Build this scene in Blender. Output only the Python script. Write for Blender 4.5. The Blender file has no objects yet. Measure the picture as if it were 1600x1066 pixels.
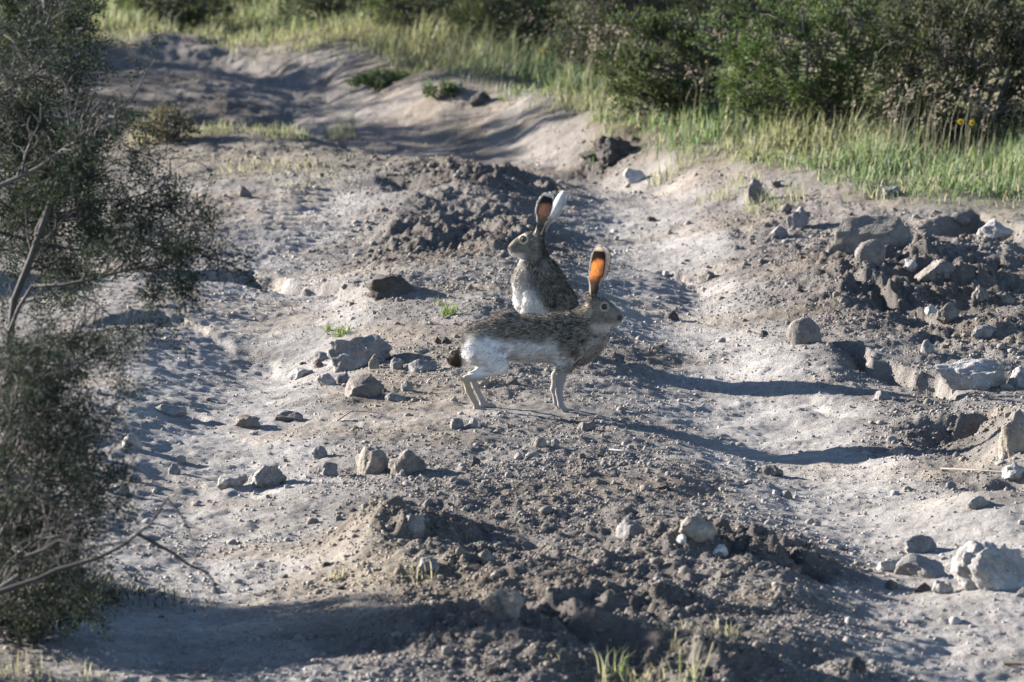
import bpy, bmesh, math, random
import numpy as np
from mathutils import Vector

random.seed(7)
RNG = np.random.default_rng(7)
SC = bpy.context.scene
COL = SC.collection

# ------------------------------------------------------------------ camera, sky, sun, exposure
CAM_D, CAM_H, PITCH = 16.0, 2.39, math.radians(7.73)
FOCAL = 180.0
cam_d = bpy.data.cameras.new('camera')
cam = bpy.data.objects.new('camera', cam_d)
COL.objects.link(cam)
cam.location = (0, -CAM_D, CAM_H)
cam.rotation_euler = (math.pi / 2 - PITCH, 0, 0)
cam_d.lens = FOCAL
cam_d.sensor_width = 36.0
cam_d.clip_end = 3000
cam_d.dof.use_dof = True
cam_d.dof.focus_distance = 16.25
cam_d.dof.aperture_fstop = 7.6
SC.camera = cam

SUN_EL = math.radians(16.5)
SUN_AZ = math.radians(28.0)             # light travels to +x and a little towards the camera
trav = Vector((math.cos(SUN_AZ) * math.cos(SUN_EL), -math.sin(SUN_AZ) * math.cos(SUN_EL), -math.sin(SUN_EL)))
world = bpy.data.worlds.new('World')
SC.world = world
world.use_nodes = True
wn = world.node_tree
bg = wn.nodes['Background']
sky = wn.nodes.new('ShaderNodeTexSky')
sky.sky_type = 'NISHITA'
sky.sun_disc = False
sky.altitude = 1900
sky.air_density = 0.8
sky.dust_density = 0.3
sky.sun_elevation = SUN_EL
sky.sun_rotation = math.atan2(-trav.x, -trav.y)
wn.links.new(sky.outputs[0], bg.inputs['Color'])
bg.inputs['Strength'].default_value = 0.07
sun_d = bpy.data.lights.new('sun', 'SUN')
sun = bpy.data.objects.new('sun', sun_d)
COL.objects.link(sun)
sun_d.energy = 5.0
sun_d.angle = math.radians(0.5)
sun_d.color = (1.0, 0.95, 0.88)
sun.rotation_euler = trav.to_track_quat('-Z', 'Y').to_euler()

SC.view_settings.view_transform = 'Standard'
SC.view_settings.look = 'None'
SC.view_settings.gamma = 1.0
SC.view_settings.use_curve_mapping = False
SC.view_settings.exposure = 2.15
SC.render.engine = 'CYCLES'
SC.cycles.max_bounces = 8
SC.cycles.transmission_bounces = 6
SC.cycles.use_denoising = True

# ------------------------------------------------------------------ noise
def _h(ix, iy, iz, seed):
    n = (ix.astype(np.int64) * 374761393 + iy.astype(np.int64) * 668265263 + iz.astype(np.int64) * 2147483647 % 1274126177
         + seed * 144665) & 0xFFFFFFFF
    n = ((n ^ (n >> 13)) * 1274126177) & 0xFFFFFFFF
    n = ((n ^ (n >> 16)) * 2246822519) & 0xFFFFFFFF
    return ((n ^ (n >> 15)) & 0xFFFFFF) / float(0xFFFFFF)

def noise2(x, y, s, seed=0):
    x = np.asarray(x) / s; y = np.asarray(y) / s
    ix = np.floor(x); iy = np.floor(y)
    fx = x - ix; fy = y - iy
    z = np.zeros_like(ix)
    u = fx * fx * fx * (fx * (fx * 6 - 15) + 10); v = fy * fy * fy * (fy * (fy * 6 - 15) + 10)
    def g(a, b):
        t = _h(ix + a, iy + b, z, seed) * 2 * np.pi
        return np.cos(t) * (fx - a) + np.sin(t) * (fy - b)
    return ((g(0, 0) * (1 - u) + g(1, 0) * u) * (1 - v) + (g(0, 1) * (1 - u) + g(1, 1) * u) * v) * 1.5

def fbm2(x, y, s, seed=0, oct=4, gain=0.5):
    r = 0; a = 1.0
    for i in range(oct):
        r = r + a * noise2(x, y, s, seed + i * 17); s *= 0.5; a *= gain
    return r

def noise3(P, s, seed=0):
    x, y, z = (np.asarray(P)[:, i] / s for i in range(3))
    ix, iy, iz = np.floor(x), np.floor(y), np.floor(z)
    fx, fy, fz = x - ix, y - iy, z - iz
    fx, fy, fz = (f * f * (3 - 2 * f) for f in (fx, fy, fz))
    r = 0
    for a in (0, 1):
        for b in (0, 1):
            for c in (0, 1):
                w = (fx if a else 1 - fx) * (fy if b else 1 - fy) * (fz if c else 1 - fz)
                r = r + w * _h(ix + a, iy + b, iz + c, seed)
    return r * 2 - 1

def clods(x, y, s, seed, fill=0.8):
    """height of rounded lumps of about s across: the highest of the domes in the cells around"""
    x = np.asarray(x) / s; y = np.asarray(y) / s
    ix = np.floor(x); iy = np.floor(y); z = np.zeros_like(ix)
    out = np.zeros_like(x)
    for a in (-1, 0, 1):
        for b in (-1, 0, 1):
            jx, jy = ix + a, iy + b
            cx = jx + _h(jx, jy, z, seed); cy = jy + _h(jx, jy, z, seed + 1)
            r = (0.25 + 0.5 * _h(jx, jy, z, seed + 2)) * (_h(jx, jy, z, seed + 3) < fill)
            dx, dy = x - cx, y - cy
            th = _h(jx, jy, z, seed + 4) * np.pi
            e = 0.6 + 0.4 * _h(jx, jy, z, seed + 5)
            ux = np.cos(th) * dx + np.sin(th) * dy; uy = (-np.sin(th) * dx + np.cos(th) * dy) / e
            q = r * r - ux * ux - uy * uy
            d = np.where(q > 0, np.sqrt(np.maximum(q, 0)), 0) * (0.6 + 0.6 * _h(jx, jy, z, seed + 6))
            out = np.maximum(out, d)
    return out * s

def sstep(a, b, t):
    t = np.clip((t - a) / (b - a), 0, 1)
    return t * t * (3 - 2 * t)

# ------------------------------------------------------------------ from picture measurements to places on the ground
FP = FOCAL / 36.0 * 1600.0
CP, SP = math.cos(PITCH), math.sin(PITCH)
def ray(px, py):
    u = (px - 800) / FP; v = (533 - py) / FP
    return np.array([u, CP + v * SP, -SP + v * CP])
def plane(px, py, z=0.0):
    d = ray(px, py); t = (z - CAM_H) / d[2]
    return d[0] * t, -CAM_D + d[1] * t
def at(px, py, Y):
    d = ray(px, py); t = (Y + CAM_D) / d[1]
    return Vector((d[0] * t, Y, CAM_H + d[2] * t))
def to_px(x, y, z):
    X = x; Y = y + CAM_D; Z = z - CAM_H
    f = Y * CP - Z * SP; v = Y * SP + Z * CP
    return 800 + X / f * FP, 533 - v / f * FP
def scale_at(dist): return dist / FP

def pl(pts): return np.array([plane(*p) for p in pts])

def dist_poly(x, y, pts):
    d = np.full(np.shape(x), 1e9)
    for (ax, ay), (bx, by) in zip(pts[:-1], pts[1:]):
        dx, dy = bx - ax, by - ay
        t = np.clip(((x - ax) * dx + (y - ay) * dy) / (dx * dx + dy * dy), 0, 1)
        d = np.minimum(d, np.hypot(x - ax - t * dx, y - ay - t * dy))
    return d

def blob(x, y, px, py, rx, ry, ang=0.0):
    """soft mound round the spot (px, py) of the survey, radii rx metres across and ry metres deep"""
    cx, cy = plane(px, py)
    dx, dy = x - cx, y - cy
    c, s = math.cos(ang), math.sin(ang)
    a, b = (c * dx + s * dy) / rx, (-s * dx + c * dy) / ry
    return np.exp(-(a * a + b * b))

LEFT_TRACK = pl([(250, 1250), (300, 1066), (330, 900), (320, 760), (330, 640), (390, 540), (440, 440), (480, 380), (520, 320)])
RIGHT_TRACK = pl([(1750, 1250), (1600, 1066), (1500, 960), (1400, 840), (1260, 710), (1140, 580), (1070, 490), (1030, 420), (1000, 350),
                  (960, 290), (880, 250), (740, 222), (600, 190), (440, 130), (380, 75), (330, 50)])
UPPER_ROAD = pl([(900, 262), (720, 230), (560, 200), (430, 150), (380, 90), (330, 58), (200, 40)])
GRASS_EDGE = [(60, 92), (300, 80), (380, 52), (470, 70), (540, 112), (620, 135), (700, 138), (800, 165), (880, 182), (1000, 198), (1060, 258),
              (1160, 302), (1240, 326), (1420, 330), (1700, 345)]
GE = np.array([plane(px, py, .06) for px, py in GRASS_EDGE]) - np.array([0, .40])

def grass_side(x, y):
    """signed metres into the grass (depth beyond the verge line)"""
    o = np.argsort(GE[:, 0])
    e = 0
    for d_ in (-.6, -.3, 0, .3, .6):
        e = e + np.interp(x + d_, GE[o, 0], GE[o, 1]) / 5
    return y - e

SCARPS = [(pl(p), hh, L) for p, hh, L in [
    ([(1285, 538), (1340, 552), (1400, 568), (1460, 588), (1495, 604)], .11, .24),
    ([(1240, 595), (1290, 602), (1350, 625)], .035, .12),
    ([(1415, 640), (1480, 645), (1540, 640), (1572, 662)], .16, .24),
    ([(1480, 728), (1540, 738), (1640, 750)], .08, .2),
    ([(1300, 450), (1370, 472), (1440, 492), (1520, 508)], .09, .34),
    ([(1440, 380), (1520, 372), (1620, 390)], .12, .35),
    ([(585, 800), (640, 808), (690, 838)], .06, .12),
    ([(660, 952), (720, 948), (790, 940), (850, 962), (910, 988), (990, 1006), (1080, 1014)], .11, .26),
    ([(1140, 842), (1210, 858), (1262, 888), (1310, 905)], .07, .18),
    ([(880, 832), (950, 835), (1000, 852)], .05, .14),
    ([(700, 838), (770, 846)], .04, .12),
    ([(365, 178), (450, 160), (560, 190), (710, 214)], .09, .7),
    ([(130, 108), (250, 100), (400, 104), (540, 130)], .08, .9),
    ([(560, 436), (640, 444), (680, 458)], .06, .14),
    ([(700, 268), (790, 282), (870, 300)], .07, .25), ([(590, 300), (680, 306)], .06, .2), ([(700, 350), (780, 362), (830, 372)], .06, .2),
    ([(590, 380), (660, 384), (730, 396)], .05, .18), ([(1020, 395), (1060, 400), (1090, 430)], .07, .2), ([(1120, 350), (1180, 362)], .05, .2),
    ([(250, 420), (380, 400), (480, 420), (560, 450)], .07, .5), ([(120, 520), (250, 500), (400, 530), (470, 555)], .025, .45),
    ([(230, 640), (300, 640), (350, 655)], .04, .15), ([(1180, 588), (1215, 596)], .02, .12),
    ([(1100, 1010), (1250, 1016), (1420, 1050)], .04, .15)]]
def scarp(x, y, pts, hh, L, w=.07):
    """a broken edge: the ground drops sharply on its near side and rises again over about L metres"""
    d = dist_poly(x, y, pts)
    sd = y - np.interp(x, pts[:, 0], pts[:, 1])
    ends = sstep(-.04, .12, x - pts[0, 0]) * sstep(-.04, .12, pts[-1, 0] - x)
    return hh * sstep(-.2 * w, w, -sd) * np.exp(-np.maximum(-sd, 0) / L) * ends * (d < 4 * L)

def macro(x, y):
    h = 0.05 * fbm2(x, y, 3.0, 3, 2)
    near = np.exp(-((x / 0.9) ** 2 + (y / 1.1) ** 2))
    h = h * (1 - near)
    dl = dist_poly(x, y, LEFT_TRACK); dr = dist_poly(x, y, RIGHT_TRACK)
    h = h - 0.05 * np.exp(-(dl / 0.34) ** 2) - 0.075 * np.exp(-(dr / 0.36) ** 2)
    # dug-over humps in front
    h = h + 0.09 * blob(x, y, 600, 850, 0.13, 0.28) + 0.03 * blob(x, y, 760, 905, 0.22, 0.4)
    h = h + 0.09 * blob(x, y, 780, 985, 0.16, 0.22) + 0.04 * blob(x, y, 960, 1010, 0.30, 0.25)
    h = h + 0.08 * blob(x, y, 1140, 885, 0.20, 0.30) + 0.04 * blob(x, y, 980, 880, 0.20, 0.3)
    h = h + 0.04 * blob(x, y, 1220, 920, 0.16, 0.22) + 0.03 * blob(x, y, 420, 1030, 0.45, 0.12)
    # middle ridge behind the hares
    h = h + 0.10 * blob(x, y, 760, 470, 0.55, 1.2) + 0.08 * blob(x, y, 700, 330, 0.8, 1.2) + 0.05 * blob(x, y, 1150, 330, 0.5, 1.0)
    h = h + 0.06 * blob(x, y, 610, 480, 0.14, 0.35)
    # bank left of the left track
    h = h + 0.09 * blob(x, y, 250, 470, 0.5, 1.2) + 0.06 * blob(x, y, 150, 640, 0.4, 1.0)
    h = h - 0.06 * blob(x, y, 420, 560, 0.35, 0.6)
    # ditch and spoil on the right
    h = h + 0.05 * blob(x, y, 1240, 560, 0.24, 0.42) + 0.05 * blob(x, y, 1380, 440, 0.35, 0.6) + 0.14 * blob(x, y, 1620, 690, 0.14, 0.5)
    h = h + 0.06 * blob(x, y, 1540, 430, 0.40, 0.7) + 0.06 * blob(x, y, 1560, 800, 0.22, 0.3)
    h = h + 0.05 * blob(x, y, 1540, 930, 0.25, 0.4) - 0.04 * blob(x, y, 1090, 430, 0.10, 0.7)
    wob = 0.05 * fbm2(x, y, 0.25, 93, 3)
    for pts, hh, L in SCARPS:  # rim, depth, length of the slope back up
        h = h - scarp(x + wob, y + wob, pts, hh, L, .10 if L < .6 else .45)
    # the far road: two humps and hollows, the cut bank on its right
    h = h + 0.10 * blob(x, y, 400, 225, 0.55, 0.9) - 0.07 * blob(x, y, 560, 200, 0.9, 0.9, -0.5) + 0.10 * blob(x, y, 260, 145, 0.8, 1.2)
    h = h - 0.10 * blob(x, y, 330, 170, 0.6, 0.7) + 0.10 * blob(x, y, 640, 170, 0.6, 0.6)
    g = grass_side(x, y)
    h = h + 0.13 * sstep(-1.0, 0.6, g) * sstep(-4, 2, x + 2.5) + 0.0 * g
    h = h + sstep(5, 8, y) * (1 - sstep(20, 30, y)) * (.018 * fbm2(x, y, .9, 141, 4, .6) + .014 * np.abs(fbm2(x, y, .4, 147, 3)))
    far = sstep(18, 60, y)
    h = h + far * (0.02 * (y - 18))
    return h

PALE = [  # spots of trodden pale dust: px, py, half width m, half depth m, amount
    (330, 780, .50, 1.2, .9), (330, 880, .45, .7, 1.0), (240, 640, .40, 1.0, .7), (390, 620, .38, .8, .8), (430, 560, .35, .6, .5),
    (500, 660, .50, .25, .7), (700, 650, .55, .16, .6), (880, 645, .30, .10, .5), (360, 480, .45, .7, .9), (440, 420, .35, .5, .8),
    (500, 300, .40, .5, .8), (430, 305, .55, .25, .6), (380, 1030, .55, .25, .9), (560, 930, .18, .3, .7), (600, 985, .3, .1, .6),
    (1480, 960, .55, .5, 1.0), (1350, 820, .45, .8, .9), (1240, 700, .40, .7, .9), (1130, 600, .38, .7, .9), (1080, 500, .30, .8, .9),
    (1050, 420, .22, .8, .6), (1160, 660, .35, .5, .8), (1560, 990, .4, .5, .9), (1600, 650, .2, .6, .8), (1540, 590, .2, .15, .3),
    (1420, 640, .2, .12, .5), (1530, 740, .25, .15, .4), (880, 255, .6, .5, .8), (760, 225, .5, .5, .8), (820, 205, .6, .9, 1.0), (940, 222, .6, .7, .9),
    (640, 185, .9, .8, .8), (420, 120, 1.0, 1.6, .9), (380, 75, .8, 2.0, 1.0), (1350, 880, .3, .3, .7), (560, 740, .3, .2, .4),
    (180, 100, 1.2, 1.2, .7), (1560, 840, .4, .4, .6), (980, 560, .25, .35, .35),
]
DARK = [(800, 800, .75, .9, .7), (900, 900, .8, .6, .9), (1000, 740, .55, .8, .55), (640, 830, .25, .5, .8), (700, 380, .7, 1.6, .9), (760, 300, .6, 1.2, .9),
        (1430, 480, .7, 1.2, 1.0), (1350, 420, .6, .9, .8), (1000, 560, .35, .7, .6), (1150, 880, .4, .6, 1.0), (850, 1000, .8, .5, 1.0),
        (1520, 660, .3, .5, .8), (1200, 400, .4, .9, .6), (1100, 960, .6, .4, .8), (960, 250, .4, .6, .8), (1080, 1050, .5, .3, .8),
        (600, 450, .3, .6, .6), (1550, 500, .35, .7, .8), (1230, 360, .35, .5, .5), (860, 590, .45, .45, .35)]

LUMPY = [(640, 840, .24, .45, 1.), (800, 970, .38, .40, 1.), (960, 960, .4, .4, .75), (900, 860, .45, .25, .7), (1160, 875, .3, .4, .9), (720, 370, .5, 1.3, .9),
         (760, 290, .5, .9, .8), (1430, 450, .55, 1.0, .8), (1340, 400, .4, .6, .7), (1510, 650, .25, .4, .7), (960, 250, .3, .4, .8), (600, 450, .2, .4, .7),
         (1060, 1040, .6, .25, .7), (1560, 540, .28, .7, .85), (1580, 420, .4, .9, .9), (1250, 350, .3, .4, .5), (480, 590, .25, .25, .35), (1470, 720, .3, .2, .5)]
def pale_mask(x, y):
    dl = dist_poly(x, y, LEFT_TRACK); dr = dist_poly(x, y, RIGHT_TRACK)
    m = np.maximum(0.85 * np.exp(-(dl / 0.40) ** 4), 0.95 * np.exp(-(dr / 0.36) ** 4))
    for px, py, rx, ry, a in PALE:
        m = np.maximum(m, a * blob(x, y, px, py, rx, ry))
    d = 0
    for px, py, rx, ry, a in DARK:
        d = np.maximum(d, a * blob(x, y, px, py, rx, ry))
    m = m * (1 - 0.75 * d)
    m = m + 0.28 * fbm2(x, y, 0.55, 41, 4, 0.6) * (0.4 + m)
    return np.clip(m, 0, 1), np.clip(d, 0, 1)

def height(x, y):
    m, d = pale_mask(x, y)
    h = macro(x, y)
    g = sstep(0.0, 0.8, grass_side(x, y))
    rough = np.clip((0.20 + 0.9 * d) * (1 - 0.85 * m), 0.02, 1.0) * (1 - 0.7 * g)
    near = np.exp(-(((x - 0.0) / 0.42) ** 2 + (y / 0.22) ** 2))
    rough = rough * (1 - 0.6 * near)
    wx = x + 0.03 * fbm2(x, y, 0.12, 51, 3); wy = y + 0.03 * fbm2(x, y, 0.12, 57, 3)
    lump = 0
    for q in LUMPY: lump = np.maximum(lump, q[4] * blob(x, y, *q[:4]))
    big = sstep(0.25, 0.75, lump + .25 * fbm2(x, y, .3, 97, 2))
    rough = rough * (.45 + .75 * big)
    smooth = sstep(.25, .6, m)
    rough = rough * (1 - .75 * smooth)
    h = h + rough * (0.055 * fbm2(x, y, 0.35, 5, 4, 0.55))
    h = h + rough * (0.26 * big * clods(wx, wy, 0.15, 11, 0.6) + 0.50 * clods(wx, wy, 0.070, 21, 0.6) * (0.2 + 0.8 * big))
    h = h + (0.06 * (1 - .7 * smooth) + rough) * 0.55 * clods(wx, wy, 0.034, 31, 0.6) + rough * .35 * clods(wx + .5, wy, .022, 37, .5)
    h = h + 0.008 * fbm2(x, y, 0.22, 61, 4, 0.55)
    h = h - .07 * smooth * clods(wx, wy, .10, 163, .3) - .07 * smooth * clods(wx, wy, .05, 167, .3)   # scuffs and prints in the dust
    h = h + .004 * smooth * np.abs(fbm2(x * .5, y, .10, 171, 4, .65))
    # crumbly grit everywhere
    grit = fbm2(x, y, .045, 111, 3, .7)
    h = h + (.0018 + .010 * rough) * grit * (1 - .2 * sstep(6, 10, y)) + .0050 * np.maximum(0, fbm2(x, y, .028, 131, 2) - .22)
    # old tyre ribs pressed across the tracks behind the hares
    for bx in ((1060, 430, .13, .6), (1165, 420, .10, .6), (520, 370, .16, .8), (470, 330, .14, .7)):
        h = h + .012 * np.sin(y * 2 * np.pi / .11 + x * 6) * blob(x, y, *bx)
    return h

def axis(fine0, fine1, step, far0, far1, grow=1.18, grad=0.0):
    a = [fine0]
    while a[-1] < fine1:
        a.append(a[-1] + step * (1 + grad * (a[-1] - fine0)))
    s = a[-1] - a[-2]; 
    while a[-1] < far1:
        s *= grow; a.append(a[-1] + s)
    b = []; s = step; v = fine0
    while v > far0:
        s *= grow; v -= s; b.append(v)
    return np.array(b[::-1] + a)

XS = axis(-1.85, 1.85, 0.0078, -900, 900, 1.06)
YS = axis(-4.6, 15.0, 0.0115, -120, 1200, 1.05, 0.13)
GX, GY = np.meshgrid(XS, YS)
GZ = height(GX.ravel(), GY.ravel()).reshape(GX.shape)

def ground(x, y):
    x = np.asarray(x, float); y = np.asarray(y, float)
    i = np.clip(np.searchsorted(XS, x) - 1, 0, len(XS) - 2); j = np.clip(np.searchsorted(YS, y) - 1, 0, len(YS) - 2)
    u = (x - XS[i]) / (XS[i + 1] - XS[i]); v = (y - YS[j]) / (YS[j + 1] - YS[j])
    return (GZ[j, i] * (1 - u) + GZ[j, i + 1] * u) * (1 - v) + (GZ[j + 1, i] * (1 - u) + GZ[j + 1, i + 1] * u) * v

_T = np.arange(9.0, 60.0, 0.01)
def hit(px, py):
    d = ray(px, py)
    x = d[0] * _T; y = -CAM_D + d[1] * _T; z = CAM_H + d[2] * _T
    b = np.nonzero(z < ground(x, y))[0]
    k = b[0] if len(b) else len(_T) - 1
    return Vector((x[k], y[k], float(ground(x[k], y[k])))), _T[k]

# ------------------------------------------------------------------ mesh and material helpers
def np_mesh(name, V, F, cols=None, smooth=False, mats=(), midx=None):
    """F: (n, 3) or (n, 4) index array"""
    me = bpy.data.meshes.new(name)
    V = np.asarray(V, np.float32); F = np.asarray(F, np.int32)
    n, k = F.shape
    me.vertices.add(len(V)); me.vertices.foreach_set('co', V.ravel())
    me.loops.add(n * k); me.loops.foreach_set('vertex_index', F.ravel())
    me.polygons.add(n); me.polygons.foreach_set('loop_start', np.arange(0, n * k, k, dtype=np.int32))
    if smooth: me.polygons.foreach_set('use_smooth', np.ones(n, bool))
    if midx is not None: me.polygons.foreach_set('material_index', np.asarray(midx, np.int32))
    if cols is not None:
        a = me.color_attributes.new('Col', 'FLOAT_COLOR', 'POINT')
        c = np.ones((len(V), 4), np.float32); c[:, :3] = cols
        a.data.foreach_set('color', c.ravel())
    for m in mats: me.materials.append(m)
    me.update(); me.validate()
    return me

def link(name, me, parent=None, kind=None):
    o = bpy.data.objects.new(name, me); COL.objects.link(o)
    if parent: o.parent = parent
    if kind: o['kind'] = kind
    return o

def tag(o, label, cat, group=None):
    o['label'] = label; o['category'] = cat
    if group: o['group'] = group
    return o

def root(name, loc, label, cat, group=None, rz=0.0):
    o = bpy.data.objects.new(name, None); COL.objects.link(o)
    o.location = loc; o.rotation_euler = (0, 0, rz); o.empty_display_size = 0.1
    return tag(o, label, cat, group)

def mat(name, rough=0.9, use_attr=True, color=(.3, .3, .3), noise=None, bump=None, trans=0.0, spec=0.2, trans_tint=(1, 1, 1)):
    m = bpy.data.materials.new(name); m.use_nodes = True
    nt = m.node_tree; N = nt.nodes; L = nt.links
    b = N['Principled BSDF']; out = N['Material Output']
    b.inputs['Roughness'].default_value = rough
    b.inputs['Specular IOR Level'].default_value = spec
    if use_attr:
        a = N.new('ShaderNodeAttribute'); a.attribute_name = 'Col'; c = a.outputs['Color']
    else:
        a = N.new('ShaderNodeRGB'); a.outputs[0].default_value = (*color, 1); c = a.outputs[0]
    tc = N.new('ShaderNodeTexCoord')
    if noise:
        for sc_, lo, hi in noise:
            n = N.new('ShaderNodeTexNoise'); n.inputs['Scale'].default_value = sc_; n.inputs['Detail'].default_value = 6
            n.inputs['Roughness'].default_value = 0.65
            L.new(tc.outputs['Object'], n.inputs['Vector'])
            r = N.new('ShaderNodeMapRange'); r.inputs[1].default_value = 0.3; r.inputs[2].default_value = 0.7
            r.inputs[3].default_value = lo; r.inputs[4].default_value = hi
            L.new(n.outputs['Fac'], r.inputs[0])
            mx = N.new('ShaderNodeVectorMath'); mx.operation = 'MULTIPLY'
            L.new(c, mx.inputs[0]); L.new(r.outputs[0], mx.inputs[1]); c = mx.outputs[0]
    L.new(c, b.inputs['Base Color'])
    if bump:
        prev = None
        for sc_, dist in bump:
            n = N.new('ShaderNodeTexNoise'); n.inputs['Scale'].default_value = sc_; n.inputs['Detail'].default_value = 5
            n.inputs['Roughness'].default_value = 0.6
            L.new(tc.outputs['Object'], n.inputs['Vector'])
            bp = N.new('ShaderNodeBump'); bp.inputs['Distance'].default_value = dist; bp.inputs['Strength'].default_value = 1.0
            L.new(n.outputs['Fac'], bp.inputs['Height'])
            if prev: L.new(prev, bp.inputs['Normal'])
            prev = bp.outputs['Normal']
        L.new(prev, b.inputs['Normal'])
    if trans > 0:
        t = N.new('ShaderNodeBsdfTranslucent'); ms = N.new('ShaderNodeMixShader'); ms.inputs[0].default_value = trans
        tm = N.new('ShaderNodeVectorMath'); tm.operation = 'MULTIPLY'; tm.inputs[1].default_value = trans_tint
        L.new(c, tm.inputs[0]); L.new(tm.outputs[0], t.inputs['Color'])
        L.new(b.outputs[0], ms.inputs[1]); L.new(t.outputs[0], ms.inputs[2]); L.new(ms.outputs[0], out.inputs['Surface'])
    return m

M_GROUND = mat('dusty_soil', 0.95, noise=[(4, .9, 1.08), (22, .84, 1.12), (90, .80, 1.18), (420, .8, 1.2)], bump=[(90, .010), (300, .006)], spec=0.1)
M_ROCK = mat('weathered_stone', 0.9, noise=[(8, .78, 1.15), (40, .75, 1.2), (160, .75, 1.2)], bump=[(30, .006), (120, .004)], spec=0.2)
M_CLOD = mat('crumbly_earth', 0.95, noise=[(60, .8, 1.2)], bump=[(120, .004)], spec=0.1)
M_GRAVEL = mat('gravel_stone', 0.95, spec=0.1)
M_BARK = mat('grey_bark', 0.9, noise=[(60, .7, 1.25)], spec=0.2)
M_LEAF = mat('small_leaf', 0.8, trans=0.24, spec=0.12, trans_tint=(1.1, 1.2, .6))
M_GRASS = mat('grass_blade', 0.6, trans=0.42, spec=0.25, trans_tint=(1.05, 1.08, .85))
M_STRAW = mat('dry_straw', 0.7, trans=0.3, spec=0.2)
M_FUR = mat('hare_fur', 0.75, trans=0.18, spec=0.15)
M_SKIN = mat('hare_body', 0.85, spec=0.1)
M_EAR = mat('hare_ear', 0.7, trans=0.50, spec=0.15, trans_tint=(1.1, 1.0, .9))
M_EAR_DULL = mat('hare_ear_thick', 0.7, trans=0.24, spec=0.15)
M_PETAL = mat('yellow_petal', 0.6, trans=0.3)
M_TWIG = mat('bleached_wood', 0.8, noise=[(90, .8, 1.15)])

# ------------------------------------------------------------------ ground
def ground_colors(x, y):
    m, d = pale_mask(x, y)
    pale = np.array([.312, .288, .268]); mid = np.array([.210, .190, .172]); dark = np.array([.130, .113, .100])
    c = mid + (pale - mid) * sstep(.15, .8, m)[:, None]
    c = c + (dark - c) * (sstep(.1, .9, d * (1 - .6 * m)) * .9)[:, None]
    w = 1 + 0.22 * fbm2(x, y, 0.30, 71, 4, .6)
    c = c * w[:, None]
    warm = sstep(0, .6, fbm2(x, y, 0.7, 77, 3))
    c = c * (1 + warm[:, None] * np.array([.06, .0, -.08]))
    g = sstep(-.3, 1.2, grass_side(x, y) + .5 * fbm2(x, y, .8, 79, 3))
    c = c + (np.array([.13, .12, .07]) - c) * (g * .85)[:, None]
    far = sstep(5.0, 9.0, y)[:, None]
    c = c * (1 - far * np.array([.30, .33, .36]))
    straw = blob(x, y, 440, 262, .7, .9) + .6 * blob(x, y, 610, 900, .2, .3)
    c = c + (np.array([.30, .26, .18]) - c) * np.clip(straw * .5, 0, .6)[:, None]
    return np.clip(c, .02, .6)

ny, nx = GX.shape
idx = np.arange(nx * ny).reshape(ny, nx)
Q = np.stack([idx[:-1, :-1], idx[:-1, 1:], idx[1:, 1:], idx[1:, :-1]], -1).reshape(-1, 4)
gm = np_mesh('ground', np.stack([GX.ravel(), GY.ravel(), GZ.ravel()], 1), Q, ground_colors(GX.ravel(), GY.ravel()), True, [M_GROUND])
g_o = link('ground', gm, kind='structure'); g_o['label'] = 'rutted dirt track of pale dust and dark crumbly earth'

# ------------------------------------------------------------------ stones
def ico(sub):
    bm = bmesh.new(); bmesh.ops.create_icosphere(bm, subdivisions=sub, radius=1)
    V = np.array([v.co[:] for v in bm.verts]); F = np.array([[v.index for v in f.verts] for f in bm.faces]); bm.free()
    return V, F
ICO = {k: ico(k) for k in (1, 2, 3, 4, 5)}
ICO[0] = (np.array([[1, 0, 0], [0, 1, 0], [-1, 0, 0], [0, -1, 0], [0, 0, 1], [0, 0, -1]], float),
          np.array([[0, 1, 4], [1, 2, 4], [2, 3, 4], [3, 0, 4], [1, 0, 5], [2, 1, 5], [3, 2, 5], [0, 3, 5]]))

def stone_shape(sub, seed, cuts=9, amp=.12, keep=(.55, .9)):
    r = np.random.default_rng(seed); V, F = ICO[sub]; V = V.copy()
    for _ in range(cuts):
        n = r.normal(size=3); n /= np.linalg.norm(n); d = r.uniform(*keep)
        V -= np.maximum(0, V @ n - d)[:, None] * n
    if sub > 1:
        V *= (1 + amp * noise3(V + seed, .7, seed) + amp * .7 * noise3(V + seed, .28, seed + 1) + (amp * .5 * noise3(V, .12, seed + 2) if sub > 3 else 0))[:, None]
    else:
        V *= (1 + (amp * 1.5 if sub else .38) * r.uniform(-1, 1, len(V)))[:, None]
        if sub == 0: V += r.normal(size=V.shape) * .15
    V -= (V.max(0) + V.min(0)) / 2
    return V / ((V.max(0) - V.min(0)) / 2), F

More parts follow.
